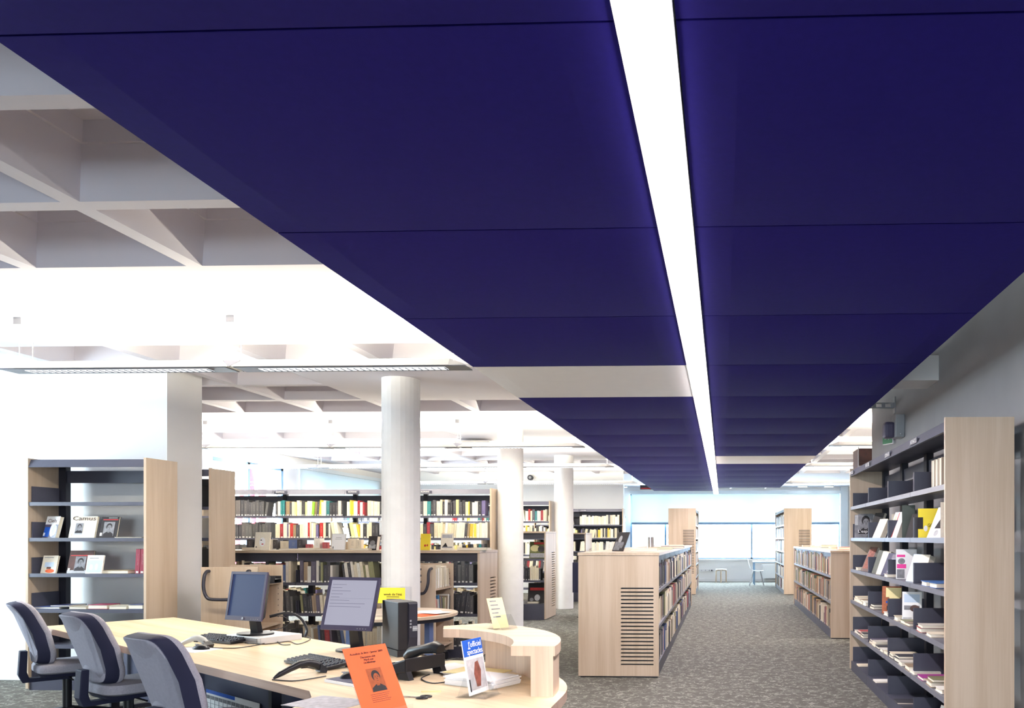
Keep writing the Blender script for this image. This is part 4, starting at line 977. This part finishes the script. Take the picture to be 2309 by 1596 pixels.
# ================================================================== ROUND TABLE
t = thing('round_table', 'round maple table with blue-grey legs behind the desk', 'table', (-3.13, 7.40, 0))
TP = [(.6 * math.cos(2 * PI * k / 56), .6 * math.sin(2 * PI * k / 56)) for k in range(56)]
MB().prism(TP, .715, .74).build('table_top', 'maple_x', t, smooth=True)
MB().prism([(x * .94, y * .94) for x, y in TP], .68, .715).build('apron', 'dark_slate', t, smooth=True)
for a in (-.42, PI / 2 - .42, PI - .42, 1.5 * PI - .42): MB().box(.44, .50, -.025, .025, 0, .69).build('leg', 'steel_blue', t, rot=(0, 0, a))
R = random.Random(2)
for k, (u, v, mt) in enumerate(((960, 1379, 'paper'), (935, 1383, 'paper'), (945, 1387, 'orange_card'), (975, 1383, 'paper'))):
    p = on_z(u, v, .74); tag(MB().box(-.15, .15, -.105, .105, 0, .003).build('leaflet', mt, None, (p.x, p.y, .7405 + .0035 * (k if k != 2 else 0)), (0, 0, R.uniform(-.5, .5))), ('white leaflet at the back of the round table', 'white leaflet on the round table beside the column', 'salmon pink leaflet on the round table front', 'topmost white leaflet at the right of the round table')[k], 'leaflet', 'leaflets on the round table')
# yellow sign in an acrylic holder on the round table
p = on_y(886, 1342, 7.05)
t = thing('table_sign', 'yellow notice in a clear holder on the round table', 'sign', (p.x, 7.05, .743), math.radians(-4))
MB().box(-.165, .115, -.002, 0, .12, .26).build('card', 'yellow_card', t); MB().box(-.17, .175, .0005, .003, .003, .27).build('clear_back', 'acrylic', t); MB().box(-.17, .175, -.05, .05, 0, .003).build('clear_foot', 'acrylic', t)
text('week de l’été', .03, 'ink_black', t, TM(-.0, -.0028, .20), 'lettering', width=.17)
for k, w_ in enumerate((.12, .13, .05)): MB().box(-.06, -.06 + w_, -.0028, -.002, .175 - k * .02, .180 - k * .02).build('text_line', 'print_dark', t)
# ================================================================== BOOK TROLLEYS
def trolley(label, loc, rz, W_=.50, L_=.66, H_=1.16, shelves=(.2, .52, .84)):
    """near end panel faces -y; shelves open to +-x"""
    t = thing('book_trolley', label, 'trolley', loc, rz, 'book trolleys')
    for y in (0, L_): 
        e = MB().box(-W_ / 2, W_ / 2, y, y + .022, .12, H_).build('end_panel', 'maple', t)
    for k in range(14): MB().box(W_ / 2 - .045, W_ / 2 - .037, L_ - .0012, L_, .22 + k * .062, .228 + k * .062).build('pin_hole', 'dark_slate', t)
    for z in shelves: MB().box(-W_ / 2 + .01, W_ / 2 - .01, .022, L_, z, z + .02).build('shelf', 'maple_x', t)
    MB().box(-.01, .01, .022, L_, .2, H_ - .1).build('centre_board', 'maple', t)
    hw_ = .19
    MB().tube(spline([(-hw_, 0, H_ - .04), (-hw_, -.05, H_ - .045), (-hw_, -.10, H_ - .09), (-hw_, -.115, H_ - .20), (-hw_ + .03, -.12, H_ - .29), (-hw_ + .09, -.12, H_ - .315), (hw_ - .09, -.12, H_ - .315), (hw_ - .03, -.12, H_ - .29), (hw_, -.115, H_ - .20), (hw_, -.10, H_ - .09), (hw_, -.05, H_ - .045), (hw_, 0, H_ - .04)]), .016, 10).build('handle', 'dark_slate', t, smooth=True)
    for z in (.95, 1.02, 1.09): MB().box(.05, .075, -.003, 0, z, z + .022).build('fixing', 'dark_slate', t)
    for sx in (-1, 1):
        for y in (.08, L_ - .06): MB().cyl((0, 0), .055, -.015, .015, 16).build('castor', 'black_plastic', t, (sx * (W_ / 2 - .07), y, .055), (0, PI / 2, 0), smooth=True); MB().box(sx * (W_ / 2 - .07) - .022, sx * (W_ / 2 - .07) + .022, y - .03, y + .03, .105, .125).build('castor_plate', 'chrome', t)
    return t
tr1 = trolley('empty maple book trolley with black handle, behind the left monitor', (-4.94, 7.78, 0), math.radians(10), W_=.53, shelves=(.2, .52, .96))
for k in range(2): tag(MB().box(-.13, .15, -.1, .1, 0, .006).box(-.13, .15, -.1, -.094, .006, .035).box(-.13, .15, .094, .1, .006, .035).box(-.13, -.124, -.094, .094, .006, .035).build('document_tray', 'black_plastic', None, (-4.80, 8.12, .981 + k * .036), (0, 0, .17 + .05 * k)), ('lower black document tray sticking out of the left trolley', 'upper black document tray sticking out of the left trolley')[k], 'tray')
tr2 = trolley('maple book trolley loaded with books, right of the near column', (-3.44, 8.75, 0), math.radians(1), W_=.46, L_=.62, H_=1.15, shelves=(.2, .52, .86))
TM2 = Matrix.Translation(tr2.location) @ Matrix.Rotation(tr2.rotation_euler.z, 4, 'Z')
SP = Matrix.Rotation(PI / 2, 4, 'Z')
for j, z in enumerate((.88, .54)):
    row(TM2 @ Matrix.Translation((.23, .03, z)) @ SP, .56, ('top', 'middle')[j] + ' shelf of the loaded trolley by the column', 1200 + j, pal='pale' if j == 0 else 'mixed', th=.04, hr=(.21, .26), d=.16, weight=1.5, lean=.5, group='books on the loaded trolley', force={2: RED, 4: (.05, .2, .4)} if j else None)
# ================================================================== WINDOW BAY
p = on_z(1626, 1311, 0)
t = thing('stool', 'low round stool with bent wooden legs below the far window', 'stool', (p.x, 26.0, 0))
MB().cyl((0, 0), .18, .41, .44, 28).build('seat', 'white_plastic', t, smooth=True)
for a in (.5, .5 + 2 * PI / 3, .5 + 4 * PI / 3): MB().tube([(.05 * math.cos(a), .05 * math.sin(a), .40), (.15 * math.cos(a), .15 * math.sin(a), .40), (.19 * math.cos(a), .19 * math.sin(a), .36), (.195 * math.cos(a), .195 * math.sin(a), 0)], .024, 8).build('leg', 'maple', t, smooth=True)
p = on_z(1703, 1317, 0); ty = 25.0
xt = on_y(1700, 1264, ty).x
t = thing('reading_table', 'slim dark-legged reading table by the far window', 'table', (xt, ty, 0))
MB().box(-.03, 1.5, -.4, .4, .70, .73).build('table_top', 'blind_white', t); MB().box(-.03, 1.5, -.4, -.38, .685, .70).build('rail', 'window_blue', t)
for x in (0, 1.44):
    for y in (-.37, .34): MB().box(x - .02, x + .02, y, y + .035, 0, .70).build('leg', 'window_blue', t)
t = thing('side_chair', 'pale moulded chair on thin legs at the reading table', 'chair', (on_y(1706, 1300, 24.3).x, 24.3, 0), math.radians(-90))
R_ = []
for z, y in ((.86, -.28), (.74, -.255), (.62, -.22), (.52, -.19), (.46, -.13), (.44, 0), (.445, .12), (.45, .20)):
    w_ = .16 + .05 * (1 if z < .5 else .4); R_.append([(-w_, y, z), (w_, y, z), (w_, y + .008, z + .012), (-w_, y + .008, z + .012)])
MB().loft(R_).build('shell_seat', 'blind_white', t)
for sx in (-1, 1):
    for y0, y1 in ((.12, .22), (-.10, -.22)): MB().tube([(sx * .10, y0, .44), (sx * .19, y1, 0)], [.014, .010], 8).build('leg', 'grey_plastic', t)
p = on_y(1733, 1288, 26.3)
t = thing('radiator', 'white panel radiator under the far window behind the table', 'radiator', (p.x, 26.36, .12))
MB().box(-.2, 1.6, -.06, .06, 0, .46).build('panel', 'white_paint', t)
for k in range(22): MB().box(-.19 + k * .08, -.15 + k * .08, -.068, -.06, .02, .44).build('fin', 'white_paint', t)
for x in (-.1, 1.5): MB().tube([(x, 0, 0), (x, 0, -.12)], .012, 8).build('pipe', 'white_paint', t)
p = on_y(1592, 1285, 26.4)
t = thing('socket_strip', 'white wall socket strip low on the far wall', 'socket', (p.x, 26.47, p.z - .05))
MB().box(-.25, .25, -.03, .03, 0, .07).build('housing', 'white_plastic', t)
for k in range(3): MB().cyl((0, 0), .022, 0, .004, 12).build('socket', 'grey_plastic', t, (-.15 + k * .13, -.03, .035), (PI / 2, 0, 0))
MB().cyl((0, 0), .028, 0, .03, 12).build('plug', 'dark_slate', t, (.19, -.03, .035), (PI / 2, 0, 0))
p = on_z(1296, 1340, 0)
t = thing('poster_panel', 'dark violet board behind the low aisle bookcase', 'board', (on_y(1297, 1300, 14.5).x + .2, 14.5, 0))
MB().box(-.25, .2, 0, .03, .45, 1.0).build('board', 'navy_trim', t); MB().box(-.02, .02, .0, .03, 0, .45).build('post', 'dark_slate', t); MB().box(-.15, .15, -.1, .13, 0, .015).build('foot', 'dark_slate', t)
p = on_y(1411, 1170, 20.7)
t = thing('wall_panel', 'narrow dark panel on the wall edge beside the far window bay', 'panel', (-2.60, 20.92, 1.62))
MB().box(-.02, .02, -.09, .09, 0, .42).build('housing', 'dark_slate', t, bevel=.006); MB().box(.02, .024, -.05, .05, .26, .36).build('display', 'white_plastic', t)
p = on_z(1460, 1100, 3.12)
t = thing('hanging_sign', 'small dark sign box under the ceiling of the far window bay', 'sign', (on_y(1460, 1100, 24).x, 24.0, 2.92))
MB().box(-.22, .22, -.03, .03, 0, .13).build('housing', 'dark_slate', t); MB().box(-.2, .2, -.033, -.03, .02, .05).build('light_strip', 'red_print', t); MB().box(-.01, .01, -.01, .01, .13, .23).build('stem', 'dark_slate', t)
# ================================================================== FACE-OUT BOOKS AND LYING BOOKS
def cover_book(label, loc, rz, w_, h_, th, lean, mat, arts=(), texts=(), name='book', cat='book', group=None, port=None, sticker=False):
    t = thing(name, label, cat, loc, rz, group); t.rotation_euler = (-lean, 0, rz)
    MB().box(-w_ / 2, w_ / 2, 0, .0018, 0, h_).build('front_cover', mat, t)
    MB().box(-w_ / 2, w_ / 2, th - .0018, th, 0, h_).build('back_cover', mat, t); MB().box(-w_ / 2, -w_ / 2 + .0018, .0018, th - .0018, 0, h_).build('spine', mat, t)
    MB().box(-w_ / 2 + .002, w_ / 2 - .003, .0018, th - .0018, .002, h_ - .003).build('pages', 'pages', t)
    for k, (m, kind, x0, x1, z0, z1) in enumerate(arts):
        X0, X1, Z0, Z1 = -w_ / 2 + x0 * w_, -w_ / 2 + x1 * w_, z0 * h_, z1 * h_; y = -.0006 - .0003 * k
        b = MB()
        if kind == 'r': b.box(X0, X1, y, .0001, Z0, Z1)
        elif kind == 'e': ell(b, (X0 + X1) / 2, (Z0 + Z1) / 2, (X1 - X0) / 2, (Z1 - Z0) / 2, y)
        elif kind == 't': b.poly([(X0, y, Z0), (X1, y, Z0), ((X0 + X1) / 2 + .1 * (X1 - X0), y, Z1)])
        b.build('cover_print', m, t)
    if port: portrait(t, -w_ / 2 + port[0] * w_, port[1] * h_, port[2], 0, 0, 0, dy=-.0014)
    for s_, m, x, z, sz, wd in texts: text(s_, sz, m, t, TM(-w_ / 2 + x * w_, -.0034, z * h_), 'title_lettering', ext=.0003, width=wd)
    if sticker: MB().box(-w_ / 2 + .008, -w_ / 2 + .026, -.0036, 0, .02, .05).build('shelf_sticker', 'paper', t)
    return t
def lie(label, M, t, d, h, c, group=None):
    """book lying flat; M: x = along shelf, y = inwards; page edges look to -y"""
    o = link('book', UBM2); o.matrix_world = M @ Matrix.Translation((0, d, 0)) @ Matrix.Rotation(PI, 4, 'Z') @ Matrix.Rotation(-PI / 2, 4, 'Y') @ Matrix.Diagonal((t, d, h, 1)); o.color = rgb(c)
    return tag(o, label, 'book', group)
UBM2 = UBM
def at1(u, z, y=7.50): p = on_y(u, 1213, y); return (p.x, y, z + .002)
GA = 'face-out books in the left display bookcase'
tl = math.radians(14)
Z4, Z3, Z2 = 1.45, 1.11, .77
def B1(u0, u1, z): c = on_y((u0 + u1) / 2, 1213, 7.40); return (c.x, 7.40, z + .002)
cover_book('white book with violet and blue figures, leftmost in the display bookcase', B1(88, 131, Z4), math.radians(-12), .165, .215, .035, tl, 'paper', [('bezel', 'r', 0, 1, 0, .62), ('blue_print', 'r', .05, .45, .05, .5), ('paper', 'e', .45, .85, .05, .72), ('facade', 'e', .62, .95, .1, .6)], [('Ciels', 'brown_wood', .5, .78, .05, .11)], group=GA, sticker=True)
cover_book('wide cream book titled in brown with a man in black', B1(149, 217, Z4), math.radians(3), .245, .215, .02, tl, 'pages', [('paper_grey', 'r', .2, .5, .14, .68)], [('Camus', 'brown_wood', .5, .89, .058, .22)], port=(.36, .45, .10), group=GA, sticker=True)
cover_book('black book with a grey portrait, right of the wide cream book', B1(220, 264, Z4), math.radians(4), .165, .21, .02, tl, 'print_dark', [('red_print', 'r', .1, .95, .84, .88), ('paper_grey', 'r', .4, .9, .93, .955)], port=(.5, .42, .14), group=GA, sticker=True)
cover_book('small cream book showing a grey-blue box, lower shelf of the display bookcase', B1(88, 127, Z3), math.radians(2), .145, .175, .02, tl, 'pages', [('facade', 'r', .2, .8, .34, .62), ('brown_wood', 'r', .36, .64, .24, .36), ('orange_card', 'e', .3, .9, .02, .24), ('print_grey', 'r', .1, .7, .87, .90)], group=GA)
cover_book('brown and white book with a portrait, lower shelf of the display bookcase', B1(146, 208, Z3), math.radians(4), .225, .225, .02, tl, 'brown_wood', [('red_print', 'r', .05, .95, .76, .80), ('paper_grey', 'r', 0, 1, 0, .14)], port=(.5, .42, .14), group=GA, sticker=True)
o = B1(202, 241, Z3)
cover_book('slim white and grey-blue book leaning beside the brown portrait book', (o[0], o[1] - .06, o[2]), math.radians(9), .145, .18, .018, tl, 'paper', [('facade', 'r', .05, .95, .06, .72), ('paper', 'e', .2, .4, .2, .5), ('paper', 'e', .55, .7, .2, .55), ('print_grey', 'r', .15, .7, .82, .85)], group=GA)
I4 = Matrix.Identity(4)
def flat1(label, u, z, w_, d_, th, c, rz=0, y=7.37, lift=0):
    p = on_y(u, 1213, y); M = Matrix.Translation((p.x, y, z + .002 + lift)) @ Matrix.Rotation(rz, 4, 'Z'); return lie(label, M, th, d_, w_, c, 'books lying in the left display bookcase')
flat1('thin pale brochure lying at the right of the upper display shelf', 257, Z4, .25, .18, .008, (.7, .69, .66), .1)
flat1('tan book lying flat beside the red volumes', 218, Z3, .30, .17, .03, (.45, .36, .22), .03)
flat1('blue magazine pile lying leftmost on the bottom display shelf', 67, Z2, .28, .2, .02, (.08, .12, .35), .05)
flat1('navy book lying over the blue magazines on the bottom display shelf', 112, Z2, .20, .2, .012, (.03, .04, .14), -.05, 7.40, .0215)
flat1('small tan book lying second on the bottom display shelf', 155, Z2, .165, .15, .022, (.5, .42, .3), .02)
flat1('thick white-edged book with wine cover lying on the bottom display shelf', 198, Z2, .185, .17, .042, (.28, .03, .08), 0)
flat1('beige book lying right of the wine-covered one', 245, Z2, .165, .17, .032, (.6, .54, .44), .04)
flat1('white-edged book lying rightmost on the bottom display shelf', 289, Z2, .14, .15, .044, (.09, .1, .2), 0)
for k in range(2):
    o = link('book', UBM); o.matrix_world = Matrix.Translation((on_y(304, 1213, 7.38).x + .0 + k * .047, 7.38, Z3 + .002)) @ Matrix.Rotation(.06, 4, 'Y') @ Matrix.Diagonal((.042, .17, .235, 1)); o.color = (.22, .015, .04, 1)
    tag(o, ('wine red volume standing left of its twin on the display shelf', 'wine red volume standing nearest the right end panel of the display shelf')[k], 'book')
# tops of the low case behind the desk
def T4(u, y): y -= .12; return (on_y(u, 1213, y).x, y, 1.302)
cover_book('cream book with a drawn face, standing on the low bookcase', T4(590, 9.80), math.radians(3), .185, .225, .02, math.radians(9), 'pages', [('paper', 'e', .3, .7, .2, .7), ('brown_wood', 'e', .36, .48, .52, .58), ('red_print', 'e', .45, .6, .3, .36), ('print_dark', 'r', .08, .16, .08, .2)], [('', 'ink_black', .5, .85, .02, None)])
cover_book('plain pale book with faint title standing on the low bookcase above the right monitor', T4(762, 9.80), math.radians(2), .17, .205, .02, math.radians(9), 'paper_grey', [('paper', 'r', .02, .98, .02, .98), ('print_grey', 'r', .3, .7, .74, .76), ('print_grey', 'r', .25, .75, .66, .675), ('print_dark', 'r', .1, .16, .08, .22)])
cover_book('dark book with a street photograph standing near the column on the low bookcase', T4(838, 9.82), math.radians(-24), .15, .175, .05, math.radians(9), 'print_dark', [('paper_grey', 'r', .1, .9, .1, .4), ('print_grey', 'e', .2, .8, .3, .7)])
cover_book('yellow book standing right of the near column on the low bookcase', T4(958, 9.82), math.radians(2), .12, .205, .02, math.radians(9), 'yellow_card', [('red_print', 'e', .4, .6, .2, .35), ('red_print', 'e', .65, .8, .22, .36)])
cover_book('cream book with an ink landscape standing on the low bookcase, right of the column', T4(1007, 9.82), math.radians(3), .15, .21, .02, math.radians(9), 'pages', [('paper_grey', 'r', .1, .9, .72, .92), ('print_dark', 't', .1, .6, .16, .44), ('print_grey', 'r', .1, .95, .14, .2)])
GB = 'books lying on the low bookcase behind the desk'
for k, (u, w_, th, d_, c, y) in enumerate(((545, .18, .03, .15, (.6, .52, .36), 9.72), (628, .2, .018, .16, (.3, .25, .2), 9.72), (672, .2, .025, .15, (.7, .62, .45), 9.72), (705, .22, .02, .16, (.35, .28, .2), 9.73), (795, .2, .022, .15, (.55, .45, .3), 9.72), (1030, .28, .028, .17, (.5, .4, .28), 9.72), (1062, .2, .03, .16, (.7, .64, .5), 9.74))):
    p = T4(u, y); lie('%s book lying flat, %s from the left on the low bookcase behind the desk' % (cname(c), ordn(k + 1)), Matrix.Translation(p) @ Matrix.Rotation(.1 * ((k % 3) - 1), 4, 'Z'), th, d_, w_, c, GB)
R = random.Random(77)
for k in range(16):
    u = 556 + k * 19 + (90 if k > 13 else 0); p = T4(u, 10.06 + R.uniform(-.02, .04)); c = pick(R, 'mixed'); hh = R.uniform(.06, .15)
    o = link('leaflet_bundle', UBM); o.matrix_world = Matrix.Translation(p) @ Matrix.Rotation(R.uniform(-.3, .3), 4, 'Z') @ Matrix.Diagonal((R.uniform(.06, .13), .12, hh, 1)); o.color = rgb(c)
    tag(o, '%s leaflet bundle, %s from left, at the back of the low bookcase' % (cname(c), ordn(k + 1)), 'leaflets', 'leaflet bundles on the low bookcase')
# top of the aisle bookcase
def T5(u, v, z=1.302): p = on_z(u, v, z); return p
t = cover_book('dark framed photograph card leaning in a clear stand on the left aisle bookcase', (on_y(1400, 1213, 8.95).x - .04, 8.95, 1.302), math.radians(-46), .21, .235, .006, math.radians(24), 'print_dark', [('print_grey', 'r', .06, .6, .05, .5), ('paper_grey', 'e', .25, .55, .45, .82), ('print_grey', 'e', .6, .85, .15, .5)], name='photo_card', cat='card')
MB().box(-.107, .107, .008, .011, 0, .24).build('clear_back', 'acrylic', t)
p = Vector((on_y(1467, 1213, 12.0).x, 12.0, 1.302))
t = thing('metal_tin', 'small brushed metal tin standing on the left aisle bookcase', 'tin', p); MB().cyl((0, 0), .055, 0, .155, 24).build('body', 'chrome', t, smooth=True); MB().cyl((0, 0), .058, .155, .165, 24).build('rim', 'chrome', t, smooth=True)
GC = 'books lying on the left aisle bookcase'
for k, (u, y, w_, th, c) in enumerate(((1432, 8.8, .30, .03, (.78, .74, .68)), (1440, 9.5, .25, .02, (.7, .66, .6)), (1490, 10.4, .2, .02, (.1, .3, .1)), (1498, 11.2, .32, .035, (.07, .05, .10)), (1470, 11.2, .2, .02, (.5, .42, .3)), (1515, 14, .25, .03, (.72, .66, .58)))):
    lie('%s book lying flat, %s from the slotted end on the left aisle bookcase' % (cname(c), ordn(k + 1)), Matrix.Translation((on_y(u, 1213, y).x - .05, y, 1.302)), th, .2, w_, c, GC)
GD = 'books lying on the right aisle bookcase'
for k, (y, dx, w_, th, c) in enumerate(((11.7, .42, .22, .05, (.03, .25, .06)), (12.2, .22, .3, .045, (.55, .12, .14)), (12.9, .20, .35, .03, (.6, .5, .35)), (13.8, .3, .3, .03, (.75, .7, .62)), (14.6, .25, .3, .06, (.2, .25, .32)), (15.8, .2, .3, .03, (.7, .66, .6)), (17.0, .15, .25, .03, (.5, .4, .3)))):
    lie('%s book lying flat, %s from the plain end on the right aisle bookcase' % (cname(c), ordn(k + 1)), Matrix.Translation((1.55 + dx, y, 1.272)), th, .2, w_, c, GD)
# display cases: big face-out books
def TD(y, u, z): return (on_y(u, 1213, y).x, y, z)
cover_book('large art book with a green painted cover on the slotted display case', TD(14.12, 1212, 1.09), 0, .30, .30, .02, math.radians(10), 'olive_print' if 'olive_print' in MATS else 'brown_wood', [('pale_yellow', 'e', .05, .6, .4, .8), ('red_print', 'r', .25, .85, .84, .96), ('paper_grey', 'r', .05, .95, .04, .3), ('print_dark', 'e', .5, .9, .35, .75)])
cover_book('large black book with red lettering on the lower slotted display shelf', TD(14.12, 1211, .29), 0, .34, .36, .02, math.radians(10), 'print_dark', [('red_print', 'r', .1, .9, .62, .76), ('paper_grey', 'e', .35, .65, .1, .42), ('print_grey', 'e', .1, .3, .08, .25)])
lie('cream book lying on the floor-level shelf of the slotted display case', Matrix.Translation(TD(14.1, 1197, .285)) @ Matrix.Translation((-.05, -.06, 0)), .03, .16, .2, (.8, .74, .6))
# ================================================================== WALL SHELVING ON THE RIGHT
GE = 'books standing in the wall shelving on the right'
SHN = {1.79: 'top', 1.45: 'second', 1.11: 'third', .77: 'fourth', .43: 'fifth', .10: 'lowest'}
def r9(label, z, y, w_, h_, th, lean, mat, arts=(), texts=(), port=None, dx=0.0, rz=0.0, sticker=False):
    y = 5.06 + (y - 5) * .935
    if lean < 0: lo_x = 1.455 + dx * .6; rz = math.radians(-72); lean = .30 + min(.14, -lean * .35)
    else: lo_x = 1.40 + .03 + w_ / 2 + dx; rz = math.radians(-16)
    lo = (lo_x, y, z + .002 + max(0, -math.sin(lean)) * 0)
    return cover_book(label, lo, rz, w_, h_, th, lean, mat, arts, texts, group=GE, port=port, sticker=sticker)
for k in range(5):
    o = link('book', UBM); o.matrix_world = Matrix.Translation((1.50, 5.70 - k * .095 - (.06 if k > 2 else 0), 1.792)) @ Matrix.Rotation(-PI / 2, 4, 'Z') @ Matrix.Rotation(PI, 4, 'Z') @ Matrix.Translation((0, -.17, 0)) @ Matrix.Diagonal((.07, .17, .215, 1)); o.color = (.62, .55, .45, 1)
    tag(o, 'pale-edged paperback, %s from the far end on the top wall shelf' % ordn(k + 1), 'book', GE)
r9('magazine with a grey portrait, far end of the second wall shelf', 1.45, 8.88, .235, .255, .012, .10, 'print_grey', [('paper_grey', 'r', .02, .98, .55, .98)], [("L'esp", 'paper', .38, .28, .045, .10)], port=(.5, .6, .22))
r9('black hardback leaning on the second wall shelf, next to the portrait magazine', 1.45, 8.22, .19, .275, .03, -.28, 'ink_black', dx=.06)
r9('cream paperback leaning steeply on the second wall shelf', 1.45, 7.72, .15, .20, .05, -.42, 'pages')
r9('small brown paperback standing behind the leaning cream one', 1.45, 7.45, .14, .22, .05, 0, 'pages', dx=.12)
r9('thick white paperback with rust stripe on the second wall shelf', 1.45, 6.98, .16, .24, .075, -.20, 'paper', [('red_print', 'r', .42, .5, .03, .97), ('pale_yellow', 'r', .15, .3, .1, .85)])
r9('dark green hardback standing on the second wall shelf', 1.45, 6.52, .10, .265, .06, 0, 'dull_green', dx=.02)
r9('black slim book standing left of the yellow one', 1.45, 6.30, .11, .20, .03, -.1, 'print_dark')
r9('bright yellow book with black lettering, second wall shelf', 1.45, 5.86, .20, .215, .03, 0, 'yellow_card', [('print_dark', 'r', 0, .18, .3, .7), ('paper', 'e', .2, .34, .22, .42)], [('GOUNOD', 'ink_black', .62, .42, .036, .11)], sticker=False)
r9('white book with black photograph leaning on the second wall shelf', 1.45, 5.52, .17, .235, .035, -.35, 'paper', [('print_dark', 't', .3, 1, .3, 1), ('paper_grey', 'e', .4, .7, .05, .25)])
r9('pale thick paperback nearest the maple end on the second wall shelf', 1.45, 5.22, .15, .235, .06, 0, 'pages')
r9('rust brown paperbacks pair leaning at the far end of the third wall shelf', 1.11, 8.38, .16, .27, .035, -.36, 'brown_wood', [('red_print_dim', 'r', .1, .9, .1, .9)])
r9('dark green hardback standing on the third wall shelf', 1.11, 7.76, .15, .235, .03, -.12, 'dull_green')
r9('beige thick paperback standing on the third wall shelf', 1.11, 7.53, .15, .23, .05, -.16, 'pages')
r9('blue paperback leaning on the third wall shelf', 1.11, 7.30, .15, .22, .035, -.32, 'navy_panel')
r9('violet paperback leaning on the third wall shelf', 1.11, 7.10, .15, .21, .025, -.34, 'bezel', [('facade', 'r', .1, .9, .2, .8)])
r9('white paperback with pink bands on the third wall shelf', 1.11, 6.66, .165, .245, .06, 0, 'paper', [('pink_print', 'r', .05, .45, .74, .82), ('print_grey', 'e', .1, .45, .5, .7), ('pink_print', 'r', .05, .5, .36, .5), ('print_grey', 'r', .05, .42, .03, .33)])
r9('grey-green paperback standing right of the pink banded one', 1.11, 6.25, .13, .225, .03, -.1, 'facade')
r9('tan paperback standing right of the grey-green one', 1.11, 6.12, .13, .225, .05, -.12, 'pages', dx=.04)
r9('yellow and red illustrated book standing on the fourth wall shelf', .77, 7.28, .17, .245, .035, .12, 'dull_orange', [('pale_yellow', 'r', .2, 1, .6, .95), ('pale_yellow', 'e', .35, .95, .45, .85), ('blue_print', 'r', .2, .8, .38, .46), ('print_dark', 'r', .25, .85, .12, .28)])
r9('white book with a landscape photograph standing on the fourth wall shelf', .77, 6.42, .15, .25, .06, .14, 'paper', [('facade', 'r', .1, .9, .66, .92), ('print_grey', 'r', .1, .9, .42, .56), ('brown_wood', 'e', .4, .9, .36, .58), ('paper_grey', 'r', .05, .5, .03, .18)])
r9('white slim book standing near the maple end of the lowest wall shelf', .10, 5.48, .13, .2, .03, -.2, 'paper', [('print_grey', 'r', .2, .8, .2, .7)], dx=.03)
r9('clear-wrapped grey book standing on the lowest wall shelf', .10, 5.34, .14, .22, .03, -.2, 'paper_grey', dx=.05)
r9('brown leaning book nearest the maple end of the lowest wall shelf', .10, 5.2, .15, .2, .03, -.25, 'brown_wood', dx=.06)
GFl = 'books lying flat in the wall shelving on the right'
M9 = Matrix.Translation((1.40, 8.80, 0)) @ Matrix.Rotation(-PI / 2, 4, 'Z')
R = random.Random(31)
FL = {1.11: [.25, 1.86, 3.28, 3.52], .77: [.12, .32, .52, .72, 1.12, 1.84, 2.3, 2.55, 2.72, 3.12, 3.42], .43: [.16, .36, .56, 1.08, 1.25, 1.45, 1.66, 1.84, 2.06, 2.30, 2.48, 2.72, 2.9, 3.15, 3.42, 3.68], .10: [.3, 1.3, 2.3, 2.62, 2.85]}
for z, xs in FL.items():
    for k, x in enumerate(xs):
        c = pick(R, 'mixed'); th = R.uniform(.022, .038); h_ = R.uniform(.13, .17); d_ = R.uniform(.20, .24)
        if z == .43 and k == 13: c = (.30, .03, .22)
        if z == 1.11 and k > 1: c = (.06, .16, .42); th = .035
        if z == .10: th = .012
        lie('%s book lying flat, %s from the far end, %s wall shelf' % (cname(c), ordn(k + 1), SHN[z]), M9 @ Matrix.Translation((x * .93, .02, z + .002)) @ Matrix.Rotation(R.uniform(-.06, .06), 4, 'Z'), th, d_, h_, c, GFl)
        if z in (.43, .77) and R.random() < .4 and k < len(xs) - 1:
            c = pick(R, 'mixed'); lie('%s book lying on top of the %s flat book, %s wall shelf' % (cname(c), ordn(k + 1), SHN[z]), M9 @ Matrix.Translation((x * .93 + .02, .025, z + .003 + th)) @ Matrix.Rotation(R.uniform(-.05, .05), 4, 'Z'), .02, d_ * .95, h_ * .95, c, GFl)
emit_books(300 - sum(1 for o in C.objects if o.name.split('.')[0] == 'book'))
finish_texts()
